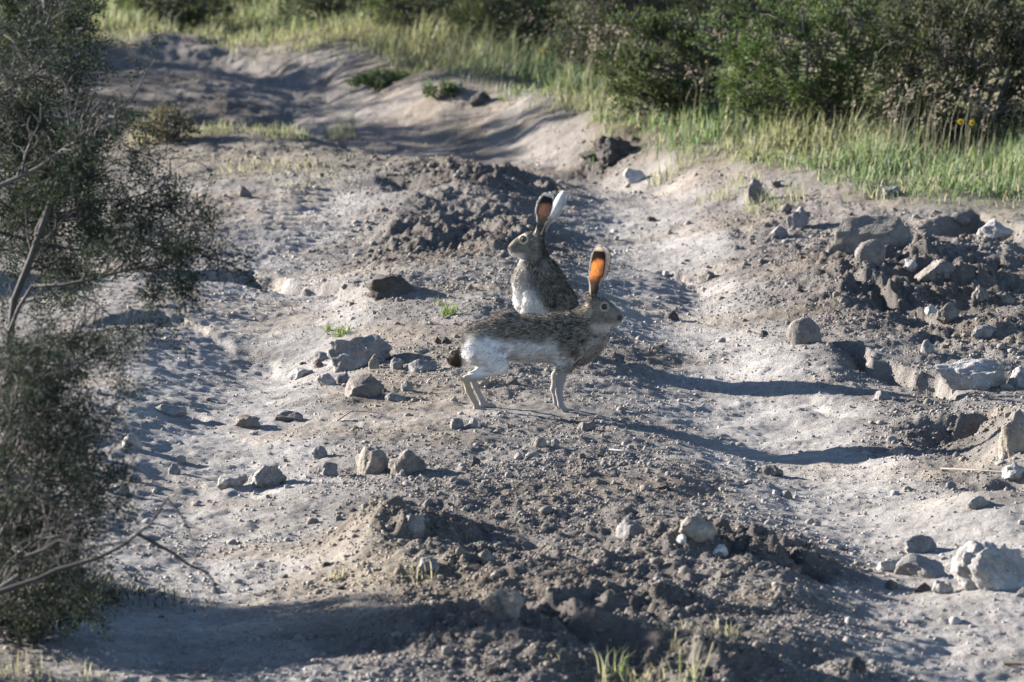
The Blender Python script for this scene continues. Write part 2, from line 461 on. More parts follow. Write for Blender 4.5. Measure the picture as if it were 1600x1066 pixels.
TONES = {'grey': (.215, .20, .19), 'brown': (.180, .158, .138), 'pale': (.31, .287, .27), 'dark': (.08, .068, .06), 'tan': (.24, .205, .17),
         'white': (.44, .42, .40), 'red': (.20, .14, .11)}
_seed = [100]
def stone(px, py, w, h, tone, label, cat='rock', name='rock', cuts=10, deep=.8, amp=.17, rot=None, tilt=0., sink=.42, keep=(.5, .85)):
    P, t = hit(px, py)
    s = scale_at(t); W, H = w * s, h * s / .97
    _seed[0] += 1; sd = _seed[0]
    V, F = stone_shape(5 if w > 90 else 4 if w > 26 else 3, sd, cuts, amp, keep)
    full = H / (1 - sink)
    V = V * np.array([W / 2, W * deep / 2, full / 2])
    a = tilt; V = np.stack([V[:, 0] * math.cos(a) - V[:, 2] * math.sin(a), V[:, 1], V[:, 0] * math.sin(a) + V[:, 2] * math.cos(a)], 1)
    V[:, 2] += full / 2 - sink * full
    c = np.array(TONES[tone]) * (1 + .18 * noise3(V, W * .3, sd) + .1 * noise3(V, W * .08, sd + 3))[:, None]
    o = link(name, np_mesh(name, V, F, np.clip(c, .02, .8), True, [M_ROCK]))
    y = P.y + W * deep * .35
    o.location = (P.x, y, min(float(ground(P.x, y)), P.z + .02))
    o.rotation_euler = (0, 0, 0)
    return tag(o, label, cat)

ST = [
 (560, 576, 104, 46, 'grey', 'largest grey angular rock left of the standing hare tail', dict(cuts=7)),
 (584, 577, 17, 22, 'tan', 'small upright tan stone leaning on the big grey rock', {}),
 (655, 581, 62, 18, 'grey', 'flat slab between the big grey rock and the hare tail', dict(tilt=.12)),
 (620, 578, 22, 18, 'grey', 'small block wedged between the big grey rock and the flat slab', {}),
 (498, 566, 42, 14, 'grey', 'flat grey slab touching the left side of the big grey rock', {}),
 (499, 574, 18, 10, 'red', 'little reddish stone just in front of the left flat slab', {}),
 (568, 618, 64, 32, 'brown', 'rounded brown rock below the big grey rock', dict(cuts=6)),
 (510, 603, 32, 20, 'pale', 'pale lump left of the rounded brown rock', {}),
 (535, 599, 24, 15, 'grey', 'grey lump touching the upper left of the rounded brown rock', {}),
 (470, 590, 44, 12, 'pale', 'low pale stone by the left flat slab', {}),
 (636, 612, 20, 16, 'grey', 'pointed little stone right of the rounded brown rock', dict(cuts=5)),
 (618, 627, 34, 11, 'grey', 'low flat chip in front of the rounded brown rock', {}),
 (450, 660, 48, 15, 'brown', 'low dark stone on the pale strip left of centre', {}),
 (384, 670, 46, 16, 'brown', 'flat brown slab lying on the left wheel track', {}),
 (582, 740, 56, 40, 'tan', 'pale tan half of the split rock in the foreground', dict(cuts=7, deep=.9)),
 (636, 741, 60, 36, 'brown', 'dark brown half of the split rock in the foreground', dict(cuts=6)),
 (628, 744, 12, 9, 'grey', 'pebble against the dark half of the split rock', {}),
 (498, 718, 28, 20, 'grey', 'grey stone standing left of the split rock', dict(cuts=5)),
 (512, 744, 36, 20, 'grey', 'lumpy grey stone front left of the split rock', {}),
 (362, 761, 50, 19, 'pale', 'pale low rock on the left wheel track', {}),
 (418, 762, 60, 32, 'grey', 'jagged grey rock beside the pale low rock on the left track', dict(amp=.22)),
 (714, 670, 22, 14, 'grey', 'left stone of a close pair in front of the hind feet', {}),
 (737, 670, 20, 16, 'grey', 'right stone of a close pair in front of the hind feet', {}),
 (844, 699, 21, 14, 'tan', 'round tan pebble in front of the fore feet', dict(cuts=2, amp=.05)),
 (868, 699, 14, 11, 'grey', 'grey pebble right of the round tan pebble', {}),
 (916, 674, 32, 14, 'brown', 'brown stone right of the fore feet', {}),
 (272, 742, 20, 17, 'grey', 'upright grey stone on the left track near the dark bush', {}),
 (206, 702, 32, 22, 'pale', 'pale block casting a long shadow near the left bush', {}),
 (262, 650, 60, 14, 'grey', 'long flat stone lying across the upper left track', {}),
 (208, 754, 26, 12, 'grey', 'small grey stone just right of the left bush', {}),
 (182, 772, 42, 15, 'grey', 'low slab half hidden behind left bush twigs', {}),
 (158, 720, 22, 14, 'grey', 'small stone beside the left bush stems', {}),
 (1257, 536, 56, 38, 'brown', 'rounded brown rock alone at the ditch edge right of the hares', dict(cuts=4, amp=.07)),
 (1368, 384, 150, 52, 'brown', 'huge flat-topped boulder below the grass on the right', dict(cuts=6, deep=.7, amp=.08)),
 (1360, 408, 48, 36, 'brown', 'round boulder against the front of the huge flat boulder', dict(cuts=4, amp=.08)),
 (1184, 318, 36, 36, 'brown', 'dark triangular stone standing at the grass edge', dict(cuts=4, keep=(.35, .6))),
 (1246, 360, 34, 32, 'grey', 'leaning grey stone left of the huge boulder', dict(cuts=5)),
 (1229, 334, 20, 15, 'brown', 'small dark stone behind the leaning grey stone', {}),
 (1215, 372, 36, 16, 'grey', 'low stone left of the leaning grey stone', {}),
 (1520, 608, 120, 44, 'pale', 'pale slab overhanging the ditch on the right', dict(cuts=6, deep=.6, tilt=-.08)),
 (1590, 604, 40, 32, 'pale', 'pale block at the right picture edge beside the slab', {}),
 (1594, 706, 64, 60, 'tan', 'big pale earth block at the right edge beyond the ditch hollow', dict(deep=.9)),
 (1440, 864, 54, 26, 'grey', 'grey rock with a flat base on the right track', dict(cuts=6)),
 (1442, 904, 86, 34, 'grey', 'broad grey rock in front of the flat-based rock on the right', dict(cuts=6)),
 (1392, 894, 44, 18, 'pale', 'thin pale plate left of the broad grey rock', {}),
 (1552, 922, 126, 74, 'pale', 'largest pale rough rock at the lower right', dict(cuts=6, amp=.18, deep=.8)),
 (1442, 926, 28, 15, 'dark', 'small dark stone in front of the broad grey rock', {}),
 (1474, 928, 34, 20, 'pale', 'small pale stone next to the small dark stone lower right', {}),
 (1598, 935, 24, 14, 'grey', 'stone cut by the right picture edge under the pale rough rock', {}),
 (1203, 744, 44, 17, 'brown', 'low brown stone on the pale right track', {}),
 (1230, 779, 18, 11, 'grey', 'grey pebble just below the low brown stone on the right track', {}),
 (1090, 850, 60, 28, 'tan', 'tan stone half buried in the dark hump', dict(cuts=6)),
 (1125, 870, 28, 14, 'white', 'bright white stone at the foot of the tan buried stone', {}),
 (1067, 852, 24, 11, 'white', 'white chip on the left side of the tan buried stone', {}),
 (986, 842, 52, 28, 'grey', 'grey rock left of the tan buried stone', {}),
 (648, 844, 32, 28, 'grey', 'earth lump on top of the left dark hump', dict(cuts=3, amp=.2)),
 (668, 894, 40, 22, 'grey', 'grey lump below the left dark hump', dict(amp=.18)),
 (760, 880, 26, 18, 'brown', 'brown lump behind the middle dark hump', dict(amp=.18)),
 (790, 955, 66, 34, 'tan', 'tan earth lump crowning the middle dark hump', dict(cuts=3, amp=.25)),
 (992, 286, 36, 20, 'white', 'whitish stone by the far road edge', {}),
 (955, 258, 104, 36, 'dark', 'rugged dark earth heap beside the far road', dict(cuts=3, amp=.28)),
 (750, 164, 34, 18, 'dark', 'dark leaning stone on top of the pale cut bank', {}),
 (410, 54, 26, 9, 'brown', 'brown stone at the far end of the road', {}),
 (1396, 306, 34, 12, 'grey', 'flat grey stone in the grass above the huge boulder', {}),
 (1340, 1052, 30, 22, 'dark', 'dark round stone at the bottom edge of the picture', dict(cuts=3)),
 (382, 308, 22, 16, 'brown', 'small brown stone on the far left track', {}),
 (1050, 500, 24, 13, 'dark', 'dark round clod behind the standing hare head', dict(cuts=2)),
 (684, 537, 13, 11, 'dark', 'left of two dark pebbles behind the tail', {}),
 (698, 538, 15, 11, 'dark', 'right of two dark pebbles behind the tail', {}),
 (610, 462, 84, 26, 'dark', 'low dark mound of earth left of the sitting hare', dict(cuts=3, amp=.25)),
 (1402, 712, 28, 15, 'grey', 'grey stone at the end of the long leg shadow', {}),
 (1421, 430, 26, 13, 'pale', 'pale stone below right of the round boulder', {}),
 (1470, 428, 80, 26, 'brown', 'brown spoil lump right of the round boulder', dict(amp=.2)),
 (1532, 470, 28, 24, 'brown', 'round brown stone on the right slope', dict(cuts=3)),
 (1574, 474, 24, 18, 'brown', 'brown stone near the right edge on the slope', dict(cuts=3)),
 (1455, 490, 20, 12, 'white', 'whitish chip in the shaded hollow', {}),
 (1482, 508, 40, 24, 'brown', 'brown rock beside the whitish chip in the hollow', {}),
 (1540, 528, 46, 16, 'grey', 'flat grey stone right of the hollow', {}),
 (1450, 552, 22, 18, 'grey', 'small upright stone below the hollow', {}),
 (1556, 372, 60, 26, 'pale', 'pale-topped earth lump under the grass at the right', dict(amp=.18)),
 (1500, 358, 36, 14, 'brown', 'brown earth lump between the huge boulder and the right edge', dict(amp=.18)),
 (1588, 752, 44, 18, 'pale', 'pale low stone at the right edge of the picture', {}),
 (1530, 795, 40, 16, 'grey', 'grey flat stone above the pale rough rock', {}),
 (1105, 440, 30, 14, 'brown', 'brown clod beside the tyre prints', {}),
 (1380, 625, 30, 14, 'grey', 'grey stone on the lip of the ditch', {}),
]
for px, py, w, h, tone, lab, kw in ST:
    stone(px, py, w, h, tone, lab, 'earth lump' if ('lump' in lab or 'clod' in lab or 'mound' in lab or 'heap' in lab) else 'stone' if w < 40 else 'rock',
          name='earth_lump' if ('lump' in lab or 'clod' in lab or 'mound' in lab or 'heap' in lab) else 'stone' if w < 40 else 'rock', **kw)

# loose clods one by one, then gravel as a mass
def scatter(n, seed, dens, x0=-2.6, x1=2.8, y0=-4.8, y1=15.0):
    r = np.random.default_rng(seed); X = []; Y = []
    while len(X) < n:
        k = n * 4
        x = r.uniform(x0, x1, k); y = y0 + (y1 - y0) * r.uniform(0, 1, k) ** 1.5
        inside = np.abs(x) < (y + CAM_D) * 0.107
        ok = inside & (r.uniform(0, 1, k) < dens(x, y)) & (np.hypot((x - .02) / .34, (y - .02) / .12) > 1) & (grass_side(x, y) < 0)
        X += list(x[ok]); Y += list(y[ok])
    return np.array(X[:n]), np.array(Y[:n])
def dens(x, y):
    m, d = pale_mask(x, y)
    return np.clip(.03 + .55 * d + .40 * (1 - m) ** 2, .025, 1) * (.35 + .65 * sstep(-.25, .35, fbm2(x, y, .5, 91, 3)))

MARKS = [('the standing hare feet', 810, 650), ('the split rock', 610, 735), ('the big grey rock behind the tail', 560, 565), ('the huge flat-topped boulder', 1368, 384),
  ('the rounded rock at the ditch edge', 1257, 536), ('the pale rough rock at lower right', 1552, 900), ('the tan half-buried stone', 1090, 845), ('the left dark hump', 620, 840),
  ('the middle dark hump', 790, 950), ('the jagged grey rock on the left track', 418, 755), ('the long flat stone on the left track', 262, 650), ('the sitting hare', 850, 500),
  ('the low dark mound left of the sitting hare', 610, 455), ('the rugged dark heap by the far road', 955, 255), ('the triangular stone at the grass edge', 1184, 318),
  ('the dark round stone at the bottom edge', 1340, 1050), ('the pale slab over the ditch', 1520, 600), ('the end of the long leg shadow', 1402, 705), ('the tyre prints', 1090, 440),
  ('the bleached straw litter', 440, 265), ('the shade of the left shrub', 330, 940), ('the white stick', 980, 712), ('the green spiky grass', 960, 1050), ('the small brown stone far left', 382, 308)]
CL = []
for k in range(8):
    V, F = stone_shape(3, 900 + k, 8, .30, (.4, .85))
    V = V * np.array([1, .85, .62 + .04 * k])
    tone = [(.17, .145, .12), (.24, .21, .185), (.13, .11, .092), (.20, .175, .155)][k % 4]
    CL.append(np_mesh('dirt_clod', V, F, np.array(tone) * (1 + .2 * noise3(V, .4, k))[:, None], True, [M_CLOD]))
cx, cy = scatter(290, 5, lambda x, y: dens(x, y) ** 1.5 * (np.hypot(x / .45, y / .25) > 1), y1=9.0)
cz = ground(cx, cy)
for i in range(len(cx)):
    u, v = to_px(cx[i], cy[i], cz[i])
    s = random.choice((.009, .010, .011, .012, .014, .017, .022)) * (1 if v > 400 else 1.3)
    o = link('dirt_clod', CL[i % 8])
    o.location = (cx[i], cy[i], cz[i] + s * .12); o.scale = (s, s, s); o.rotation_euler = (random.uniform(-.4, .4), random.uniform(-.4, .4), random.uniform(0, 6.28))
    q = min(MARKS, key=lambda k_: math.hypot(u - k_[1], (v - k_[2]) * 1.6))[0]
    tag(o, f"{'larger' if s > .015 else 'small'} clod of dry earth near {q}", 'clod', 'dirt clods on the track')

def gravel(name, n, seed, smin, smax, sub, label, power=2.2):
    x, y = scatter(n, seed, dens)
    r = np.random.default_rng(seed + 1)
    s = smin + (smax - smin) * r.uniform(0, 1, n) ** power
    z = ground(x, y)
    shapes = [stone_shape(sub, 300 + seed + k, 4, .2) for k in range(12)]
    Vs = []; Fs = []; Cs = []
    F0 = shapes[0][1]; nv = len(shapes[0][0])
    tones = np.array([(.26, .235, .215), (.19, .165, .145), (.13, .11, .095), (.31, .285, .26), (.22, .18, .15)])
    for k in range(12):
        q = np.nonzero(np.arange(n) % 12 == k)[0]
        V = shapes[k][0]
        th = r.uniform(0, 6.28, len(q)); c_, s_ = np.cos(th), np.sin(th)
        zz = r.uniform(.5, .95, len(q)); yy = r.uniform(.6, 1., len(q))
        vx = V[None, :, 0] * np.ones((len(q), 1)); vy = V[None, :, 1] * yy[:, None]; vz = V[None, :, 2] * zz[:, None]
        px_ = (vx * c_[:, None] - vy * s_[:, None]) * s[q][:, None] + x[q][:, None]
        py_ = (vx * s_[:, None] + vy * c_[:, None]) * s[q][:, None] + y[q][:, None]
        pz_ = (vz + .18) * s[q][:, None] + z[q][:, None]
        Vs.append(np.stack([px_, py_, pz_], -1).reshape(-1, 3))
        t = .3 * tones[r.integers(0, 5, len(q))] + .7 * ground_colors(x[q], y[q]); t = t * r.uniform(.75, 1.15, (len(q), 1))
        Cs.append(np.repeat(t, nv, 0))
    V = np.concatenate(Vs); F = (F0[None] + (np.arange(n) * nv)[:, None, None]).reshape(-1, 3)
    o = link(name, np_mesh(name, V, F, np.concatenate(Cs), False, [M_GRAVEL]), kind='stuff')
    o['label'] = label
gravel('grit', 85000, 51, .0025, .0075, 0, 'fine angular grit covering the dirt track', 2.0)
gravel('gravel', 8000, 11, .004, .012, 1, 'small stony gravel strewn over the dirt track', 3.0)
gravel('rubble', 1000, 31, .008, .02, 2, 'coarse earth crumbs and pebbles over the darker ground', 2.4)

# ------------------------------------------------------------------ hares
def surface_nets(S, o, h):
    nx_, ny_, nz_ = S.shape
    ins = S < 0
    c = np.zeros((nx_ - 1, ny_ - 1, nz_ - 1), np.int32)
    for a in (0, 1):
        for b in (0, 1):
            for d in (0, 1):
                c += ins[a:nx_ - 1 + a, b:ny_ - 1 + b, d:nz_ - 1 + d]
    act = (c > 0) & (c < 8)
    I = np.argwhere(act); vid = -np.ones(act.shape, np.int64); vid[act] = np.arange(len(I))
    acc = np.zeros((len(I), 3)); cnt = np.zeros(len(I))
    for ax in range(3):
        o1, o2 = [k for k in range(3) if k != ax]
        for a in (0, 1):
            for b in (0, 1):
                p = I.copy(); p[:, o1] += a; p[:, o2] += b
                q = p.copy(); q[:, ax] += 1
                s0 = S[tuple(p.T)]; s1 = S[tuple(q.T)]
                m = (s0 < 0) != (s1 < 0)
                t = np.where(m, s0 / np.where(m, s0 - s1, 1), 0)
                P = p.astype(float); P[:, ax] += t
                acc[m] += P[m]; cnt[m] += 1
    V = acc / cnt[:, None] * h + np.array(o)
    Fs = []
    for ax in range(3):
        o1, o2 = [(1, 2), (2, 0), (0, 1)][ax]
        sl0 = [slice(None)] * 3; sl1 = [slice(None)] * 3
        sl0[ax] = slice(0, -1); sl1[ax] = slice(1, None)
        for k in (o1, o2):
            sl0[k] = slice(1, -1); sl1[k] = slice(1, -1)
        a = ins[tuple(sl0)]; b = ins[tuple(sl1)]
        off = np.zeros(3, int); off[o1] = 1; off[o2] = 1
        for flip, m in ((0, a & ~b), (1, ~a & b)):
            E = np.argwhere(m) + off
            def g(d1, d2):
                p = E.copy(); p[:, o1] -= d1; p[:, o2] -= d2
                return vid[tuple(p.T)]
            f = [g(1, 1), g(0, 1), g(0, 0), g(1, 0)]
            Fs.append(np.stack(f[::-1] if flip else f, 1))
    F = np.concatenate(Fs)
    return V, F[(F >= 0).all(1)]

def sdf_mesh(prims, h, pad=.02):
    """prims: (a, b, ra, rb, k, ysquash); smooth union of tapered limbs"""
    A = np.array([p[0] for p in prims] + [p[1] for p in prims]); R = max(max(p[2], p[3]) for p in prims)
    lo = A.min(0) - R - pad; hi = A.max(0) + R + pad
    n = np.ceil((hi - lo) / h).astype(int) + 1
    S = np.full(n, 1.0, np.float32)
    ax = [lo[k] + h * np.arange(n[k]) for k in range(3)]
    for a, b, ra, rb, k, sq in prims:
        a = np.array(a, float); b = np.array(b, float)
        m = max(ra, rb) + k + .03
        sl = []
        for d in range(3):
            l0, h0 = min(a[d], b[d]) - m, max(a[d], b[d]) + m
            sl.append(slice(max(0, int((l0 - lo[d]) / h)), min(n[d], int((h0 - lo[d]) / h) + 2)))
        X, Y, Z = np.meshgrid(*[ax[d][sl[d]] for d in range(3)], indexing='ij')
        yc = a[1] + (b[1] - a[1]) * 0
        a2 = a.copy(); b2 = b.copy()
        a2[1] = a[1] / sq; b2[1] = b[1] / sq; Y = Y / sq
        dx, dy, dz = b2 - a2; L = dx * dx + dy * dy + dz * dz + 1e-12
        t = np.clip(((X - a2[0]) * dx + (Y - a2[1]) * dy + (Z - a2[2]) * dz) / L, 0, 1)
        d_ = np.sqrt((X - a2[0] - t * dx) ** 2 + (Y - a2[1] - t * dy) ** 2 + (Z - a2[2] - t * dz) ** 2) - (ra + t * (rb - ra))
        s0 = S[tuple(sl)]
        hh = np.clip(.5 + .5 * (s0 - d_) / k, 0, 1)
        S[tuple(sl)] = s0 * (1 - hh) + d_ * hh - k * hh * (1 - hh)
    V, F = surface_nets(S, lo, h)
    for _ in range(1):                       # one smoothing pass
        acc = np.zeros_like(V); cnt = np.zeros(len(V))
        for i in range(4):
            a, b = F[:, i], F[:, (i + 1) % 4]
            np.add.at(acc, a, V[b]); np.add.at(cnt, a, 1); np.add.at(acc, b, V[a]); np.add.at(cnt, b, 1)
        V = .5 * V + .5 * acc / cnt[:, None]
    return V, F

def normals_of(V, F):
    n = np.cross(V[F[:, 2]] - V[F[:, 0]], V[F[:, 3]] - V[F[:, 1]])
    N = np.zeros_like(V)
    for i in range(4): np.add.at(N, F[:, i], n)
    return N / (np.linalg.norm(N, axis=1, keepdims=True) + 1e-12)

def ear_mesh(base, tip, out, w_max, prof, cup, colf_in, colf_out, bend=0.0, thick=.0022):
    """two skins of a long cupped ear: base -> tip, opening towards `out`"""
    base = np.array(base, float); tip = np.array(tip, float); up = tip - base; L = np.linalg.norm(up); up /= L
    out = np.array(out, float); out -= up * (out @ up); out /= np.linalg.norm(out)
    side = np.cross(up, out)
    nt, ns = 36, 17
    t = np.linspace(0, 1, nt)[:, None]; s = np.linspace(-1, 1, ns)[None]
    w = np.interp(t, *prof) * w_max
    curl = np.interp(t, [0, .18, .35, .6, .9, 1], [2.6, 2.0, 1.35, 1.05, .9, .6]) * cup          # half angle of the arc
    r = w / np.where(curl > 1.57, 1.0, np.sin(np.minimum(curl, 1.57)))
    lat = r * np.sin(s * curl); dep = r * (1 - np.cos(s * curl))
    P = base + up * (t * L)[..., None] + side * lat[..., None] + out * (dep - r * .4 * (curl > 1.2) + bend * t * t * L)[..., None]
    edge = np.clip(1 - np.abs(s), 0, 1) ** .5 * np.clip((1 - t) * 8, 0, 1)
    nrm = out * np.cos(s * curl)[..., None] - side * np.sin(s * curl)[..., None]
    P2 = P - nrm * (thick * edge + .0002)[..., None]
    V = np.concatenate([P.reshape(-1, 3), P2.reshape(-1, 3)])
    tt = np.broadcast_to(t, (nt, ns)).ravel(); ss = np.broadcast_to(s, (nt, ns)).ravel()
    C = np.concatenate([colf_in(tt, ss, P.reshape(-1, 3)), colf_out(tt, ss, P2.reshape(-1, 3))])
    i = np.arange(nt * ns).reshape(nt, ns); n = nt * ns
    q = np.stack([i[:-1, :-1], i[:-1, 1:], i[1:, 1:], i[1:, :-1]], -1).reshape(-1, 4)
    rim = []
    for a, b in list(zip(i[:-1, 0], i[1:, 0])) + list(zip(i[1:, -1], i[:-1, -1])) + list(zip(i[-1, :-1], i[-1, 1:])):
        rim.append([a, b, b + n, a + n])
    F = np.concatenate([q[:, ::-1], q + n, np.array(rim)])
    return V, F, C

DEEP = None
def unit(v): return v / (np.linalg.norm(v, axis=-1, keepdims=True) + 1e-9)
def mixc(a, b, t): return np.asarray(a) + (np.asarray(b) - np.asarray(a)) * np.asarray(t)[:, None]

EAR_PROF = ([0, .1, .25, .36, .5, .68, .82, .92, .97, 1], [.42, .40, .50, .74, .95, 1.0, .9, .66, .42, .05])
def ear_in(orange, deep):
    def f(t, s, P):
        n = noise3(P, .006, 5)
        c = np.tile(np.array(deep), (len(t), 1))
        glow = sstep(.30, .42, t) * (1 - sstep(.74, .84, t + .10 * np.maximum(s, 0))) * (1 - sstep(.60, .76, np.abs(s)))
        vein = np.abs(noise3(P * np.array([1, 1, .35]), .007, 9))
        o2 = np.array(orange) * (1.0 - .42 * np.abs(s)[:, None] ** 1.5 * np.array([.6, 1, 1.2])) * (.72 + .42 * sstep(.0, .35, vein))[:, None]
        c = c + (o2 - c) * glow[:, None]; c = c * (1 + .16 * n)[:, None]
        dk = sstep(.70, .78, t - .10 * np.minimum(s, 0)) * (1 - sstep(.9, .99, np.abs(s)))
        c = mixc(c, (.022, .018, .016), dk * .97)
        c = mixc(c, (.035, .028, .024), sstep(.62, .76, np.abs(s)) * sstep(.32, .42, t) * .9)
        rim = np.maximum(sstep(.80, .88, np.abs(s)) * (1 - sstep(.1, .5, -s) * .75), sstep(.885, .93, t))  # white rim dimmed on one side, painting the edge the sun catches
        return mixc(c, (.74, .71, .66), rim * sstep(.15, .35, t) * .95)
    return f
def ear_out(white, black_edge):
    def f(t, s, P):
        c = np.tile(np.array((.26, .23, .19)), (len(t), 1))
        c = mixc(c, white, sstep(.25, .5, t))
        c = mixc(c, (.34, .30, .26), sstep(.45, .95, np.abs(s)) * .8); c = c * (1 + .15 * noise3(P, .01, 4))[:, None]  # tan edges, with shading of the ear back painted in
        k = sstep(.2, .5, s * black_edge) if black_edge else np.zeros(len(t))
        return mixc(c, (.10, .085, .07), k * .8)
    return f

def hare(name, loc, rz, label, prims, ears, colour, flow, length, eyes, whisk, h=.0035, nfur=34000, seed=3, m_ear=None, iris=(.10, .06, .03)):
    rt = root(name, loc, label, 'hare', 'jackrabbits on the track', rz)
    V, F = sdf_mesh(prims, h)
    N = normals_of(V, F)
    V = V + N * (noise3(V, .022, seed) * .0016 + noise3(V, .010, seed + 1) * .0008)[:, None]
    C = colour(V, N)
    nb = len(F); Vs = [V]; Fs = [F]; Cs = [C]; k = len(V)
    for e in ears:
        v, f, c = ear_mesh(*e); Vs.append(v); Fs.append(f + k); Cs.append(c); k += len(v)
    Fa = np.concatenate(Fs)
    mi = np.zeros(len(Fa), int); mi[nb:] = 1
    link('body', np_mesh('body', np.concatenate(Vs), Fa, np.concatenate(Cs), True, [M_SKIN, m_ear or M_EAR], mi), rt)
    # coat: one fine tapered strand per hair tuft
    r = np.random.default_rng(seed)
    ar = np.linalg.norm(np.cross(V[F[:, 2]] - V[F[:, 0]], V[F[:, 3]] - V[F[:, 1]]), axis=1)
    q = r.choice(len(F), nfur, p=ar / ar.sum())
    w = r.dirichlet(np.ones(4), nfur)
    P = (V[F[q]] * w[..., None]).sum(1); n = (N[F[q]] * w[..., None]).sum(1); n /= np.linalg.norm(n, axis=1, keepdims=True)
    ln = length(P, n) * r.uniform(.6, 1.25, nfur)
    fl = flow(P, n); fl = fl - n * (fl * n).sum(1, keepdims=True); fl /= np.linalg.norm(fl, axis=1, keepdims=True) + 1e-9
    clump = np.stack([noise3(P, .018, seed + k_) for k_ in (11, 12, 13)], 1)
    d = n * .55 + fl * .85 + clump * .45 + r.normal(size=(nfur, 3)) * .16; d /= np.linalg.norm(d, axis=1, keepdims=True)
    sd = np.cross(d, n); sd /= np.linalg.norm(sd, axis=1, keepdims=True) + 1e-9
    wd = np.clip(ln * .07, .0003, .0008)[:, None]
    b0 = P - n * .001
    FV = np.stack([b0 - sd * wd, b0 + sd * wd, b0 + d * ln[:, None] * .6 + sd * wd * .7 - n * .0002, b0 + d * ln[:, None] + n * (-.0015 * ln / .012)[:, None]], 1).reshape(-1, 3)
    fc = colour(P, n, True) * r.uniform(.72, 1.3, (nfur, 1))
    brown = (fc.mean(1) < .22) & (fc.mean(1) > .06) & (ln > .006); pick = r.uniform(size=nfur)
    fc[brown & (pick < .22)] = (.40, .36, .295); fc[brown & (pick > .86)] = (.03, .026, .023)
    i4 = np.arange(nfur)[:, None] * 4
    FF = np.concatenate([i4 + [0, 1, 2], i4 + [0, 2, 3]])
    FCC = np.repeat(np.clip(fc, .01, .9), 4, 0)
    for e in ears:                                # pale fringe along the ear edges
        v, f, c = ear_mesh(*e); G_ = v[:36 * 17].reshape(36, 17, 3)
        for col_, opp in ((0, 2), (16, 14)):
            A = np.repeat(G_[9:, col_], 16, 0) + r.normal(size=(27 * 16, 3)) * .0016
            o_ = np.repeat(unit(G_[9:, col_] - G_[9:, opp]), 16, 0) + np.repeat(unit(G_[9:, 8] - G_[8:-1, 8]), 16, 0) * .8 + r.normal(size=(27 * 16, 3)) * .25
            o_ = unit(o_); sd_ = unit(np.cross(o_, r.normal(size=o_.shape))) * .0005; l_ = r.uniform(.003, .0065, (len(A), 1))
            nv0 = len(FV); FV = np.concatenate([FV, np.stack([A - sd_, A + sd_, A + o_ * l_ * .6 + sd_ * .6, A + o_ * l_], 1).reshape(-1, 3)])
            j4 = nv0 + np.arange(len(A))[:, None] * 4; FF = np.concatenate([FF, j4 + [0, 1, 2], j4 + [0, 2, 3]])
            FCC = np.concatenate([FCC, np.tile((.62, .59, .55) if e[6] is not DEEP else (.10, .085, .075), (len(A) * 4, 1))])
    fo = link('fur', np_mesh('fur', FV, FF, FCC, False, [M_FUR]), rt, 'stuff')
    for (p, rad, dirn) in eyes:
        bm = bmesh.new(); bmesh.ops.create_uvsphere(bm, u_segments=20, v_segments=14, radius=rad)
        me = bpy.data.meshes.new('eye'); bm.to_mesh(me); bm.free()
        for pg in me.polygons: pg.use_smooth = True
        z = np.array([v.co.normalized().z for v in me.vertices])
        c = np.where((z > .78)[:, None], (.006, .005, .005), np.where((z > .52)[:, None], iris, (.02, .016, .014)))
        a = me.color_attributes.new('Col', 'FLOAT_COLOR', 'POINT'); cc = np.ones((len(z), 4), np.float32); cc[:, :3] = c
        a.data.foreach_set('color', cc.ravel()); me.materials.append(M_EYE)
        e = link('eye', me, rt); e.location = p; e.rotation_euler = Vector(dirn).to_track_quat('Z', 'Y').to_euler()
    wv = []; wf = []
    for p, d in whisk:
        for _ in range(7):
            a = np.array(p) + r.normal(size=3) * .003; b = a + (np.array(d) + r.normal(size=3) * .28) * r.uniform(.03, .05)
            up = np.array([0, 0, .0002]); m_ = (a + b) / 2 + np.array([0, 0, .003]); j = len(wv)
            wv += [a - up, a + up, m_ + up, m_ - up, b]; wf += [[j, j + 1, j + 2], [j, j + 2, j + 3], [j + 3, j + 2, j + 4]]
    wo = link('whiskers', np_mesh('whiskers', wv, wf, np.tile((.7, .68, .64), (len(wv), 1)), False, [M_FUR]), rt)
    return rt

M_EYE = mat('wet_eye', 0.06, spec=0.6)

AGOUTI = dict(tan=(.275, .238, .185), dark=(.062, .054, .046), grey=(.22, .195, .165))
def agouti(P, sd, r_):
    a = noise3(P, .014, sd); b = noise3(P * np.array([.6, 1, 1]), .005, sd + 1); c = noise3(P, .035, sd + 2)
    t = np.clip(.48 + .34 * a + .40 * b + .22 * c, 0, 1)
    col = mixc(AGOUTI['dark'], AGOUTI['tan'], t)
    if r_: col = col * (1 + .25 * noise3(P, .002, sd + 5))[:, None]
    return col

S1 = .002
def p1(px, py, y=0.): return ((px - 800) * S1, y, (640 - py) * S1)
def r1(v): return v * S1
def limb(pts, k, sq, f, rr):
    return [(f(*a), f(*b), rr(ra), rr(rb), k, sq) for (a, ra), (b, rb) in zip(pts[:-1], pts[1:])]

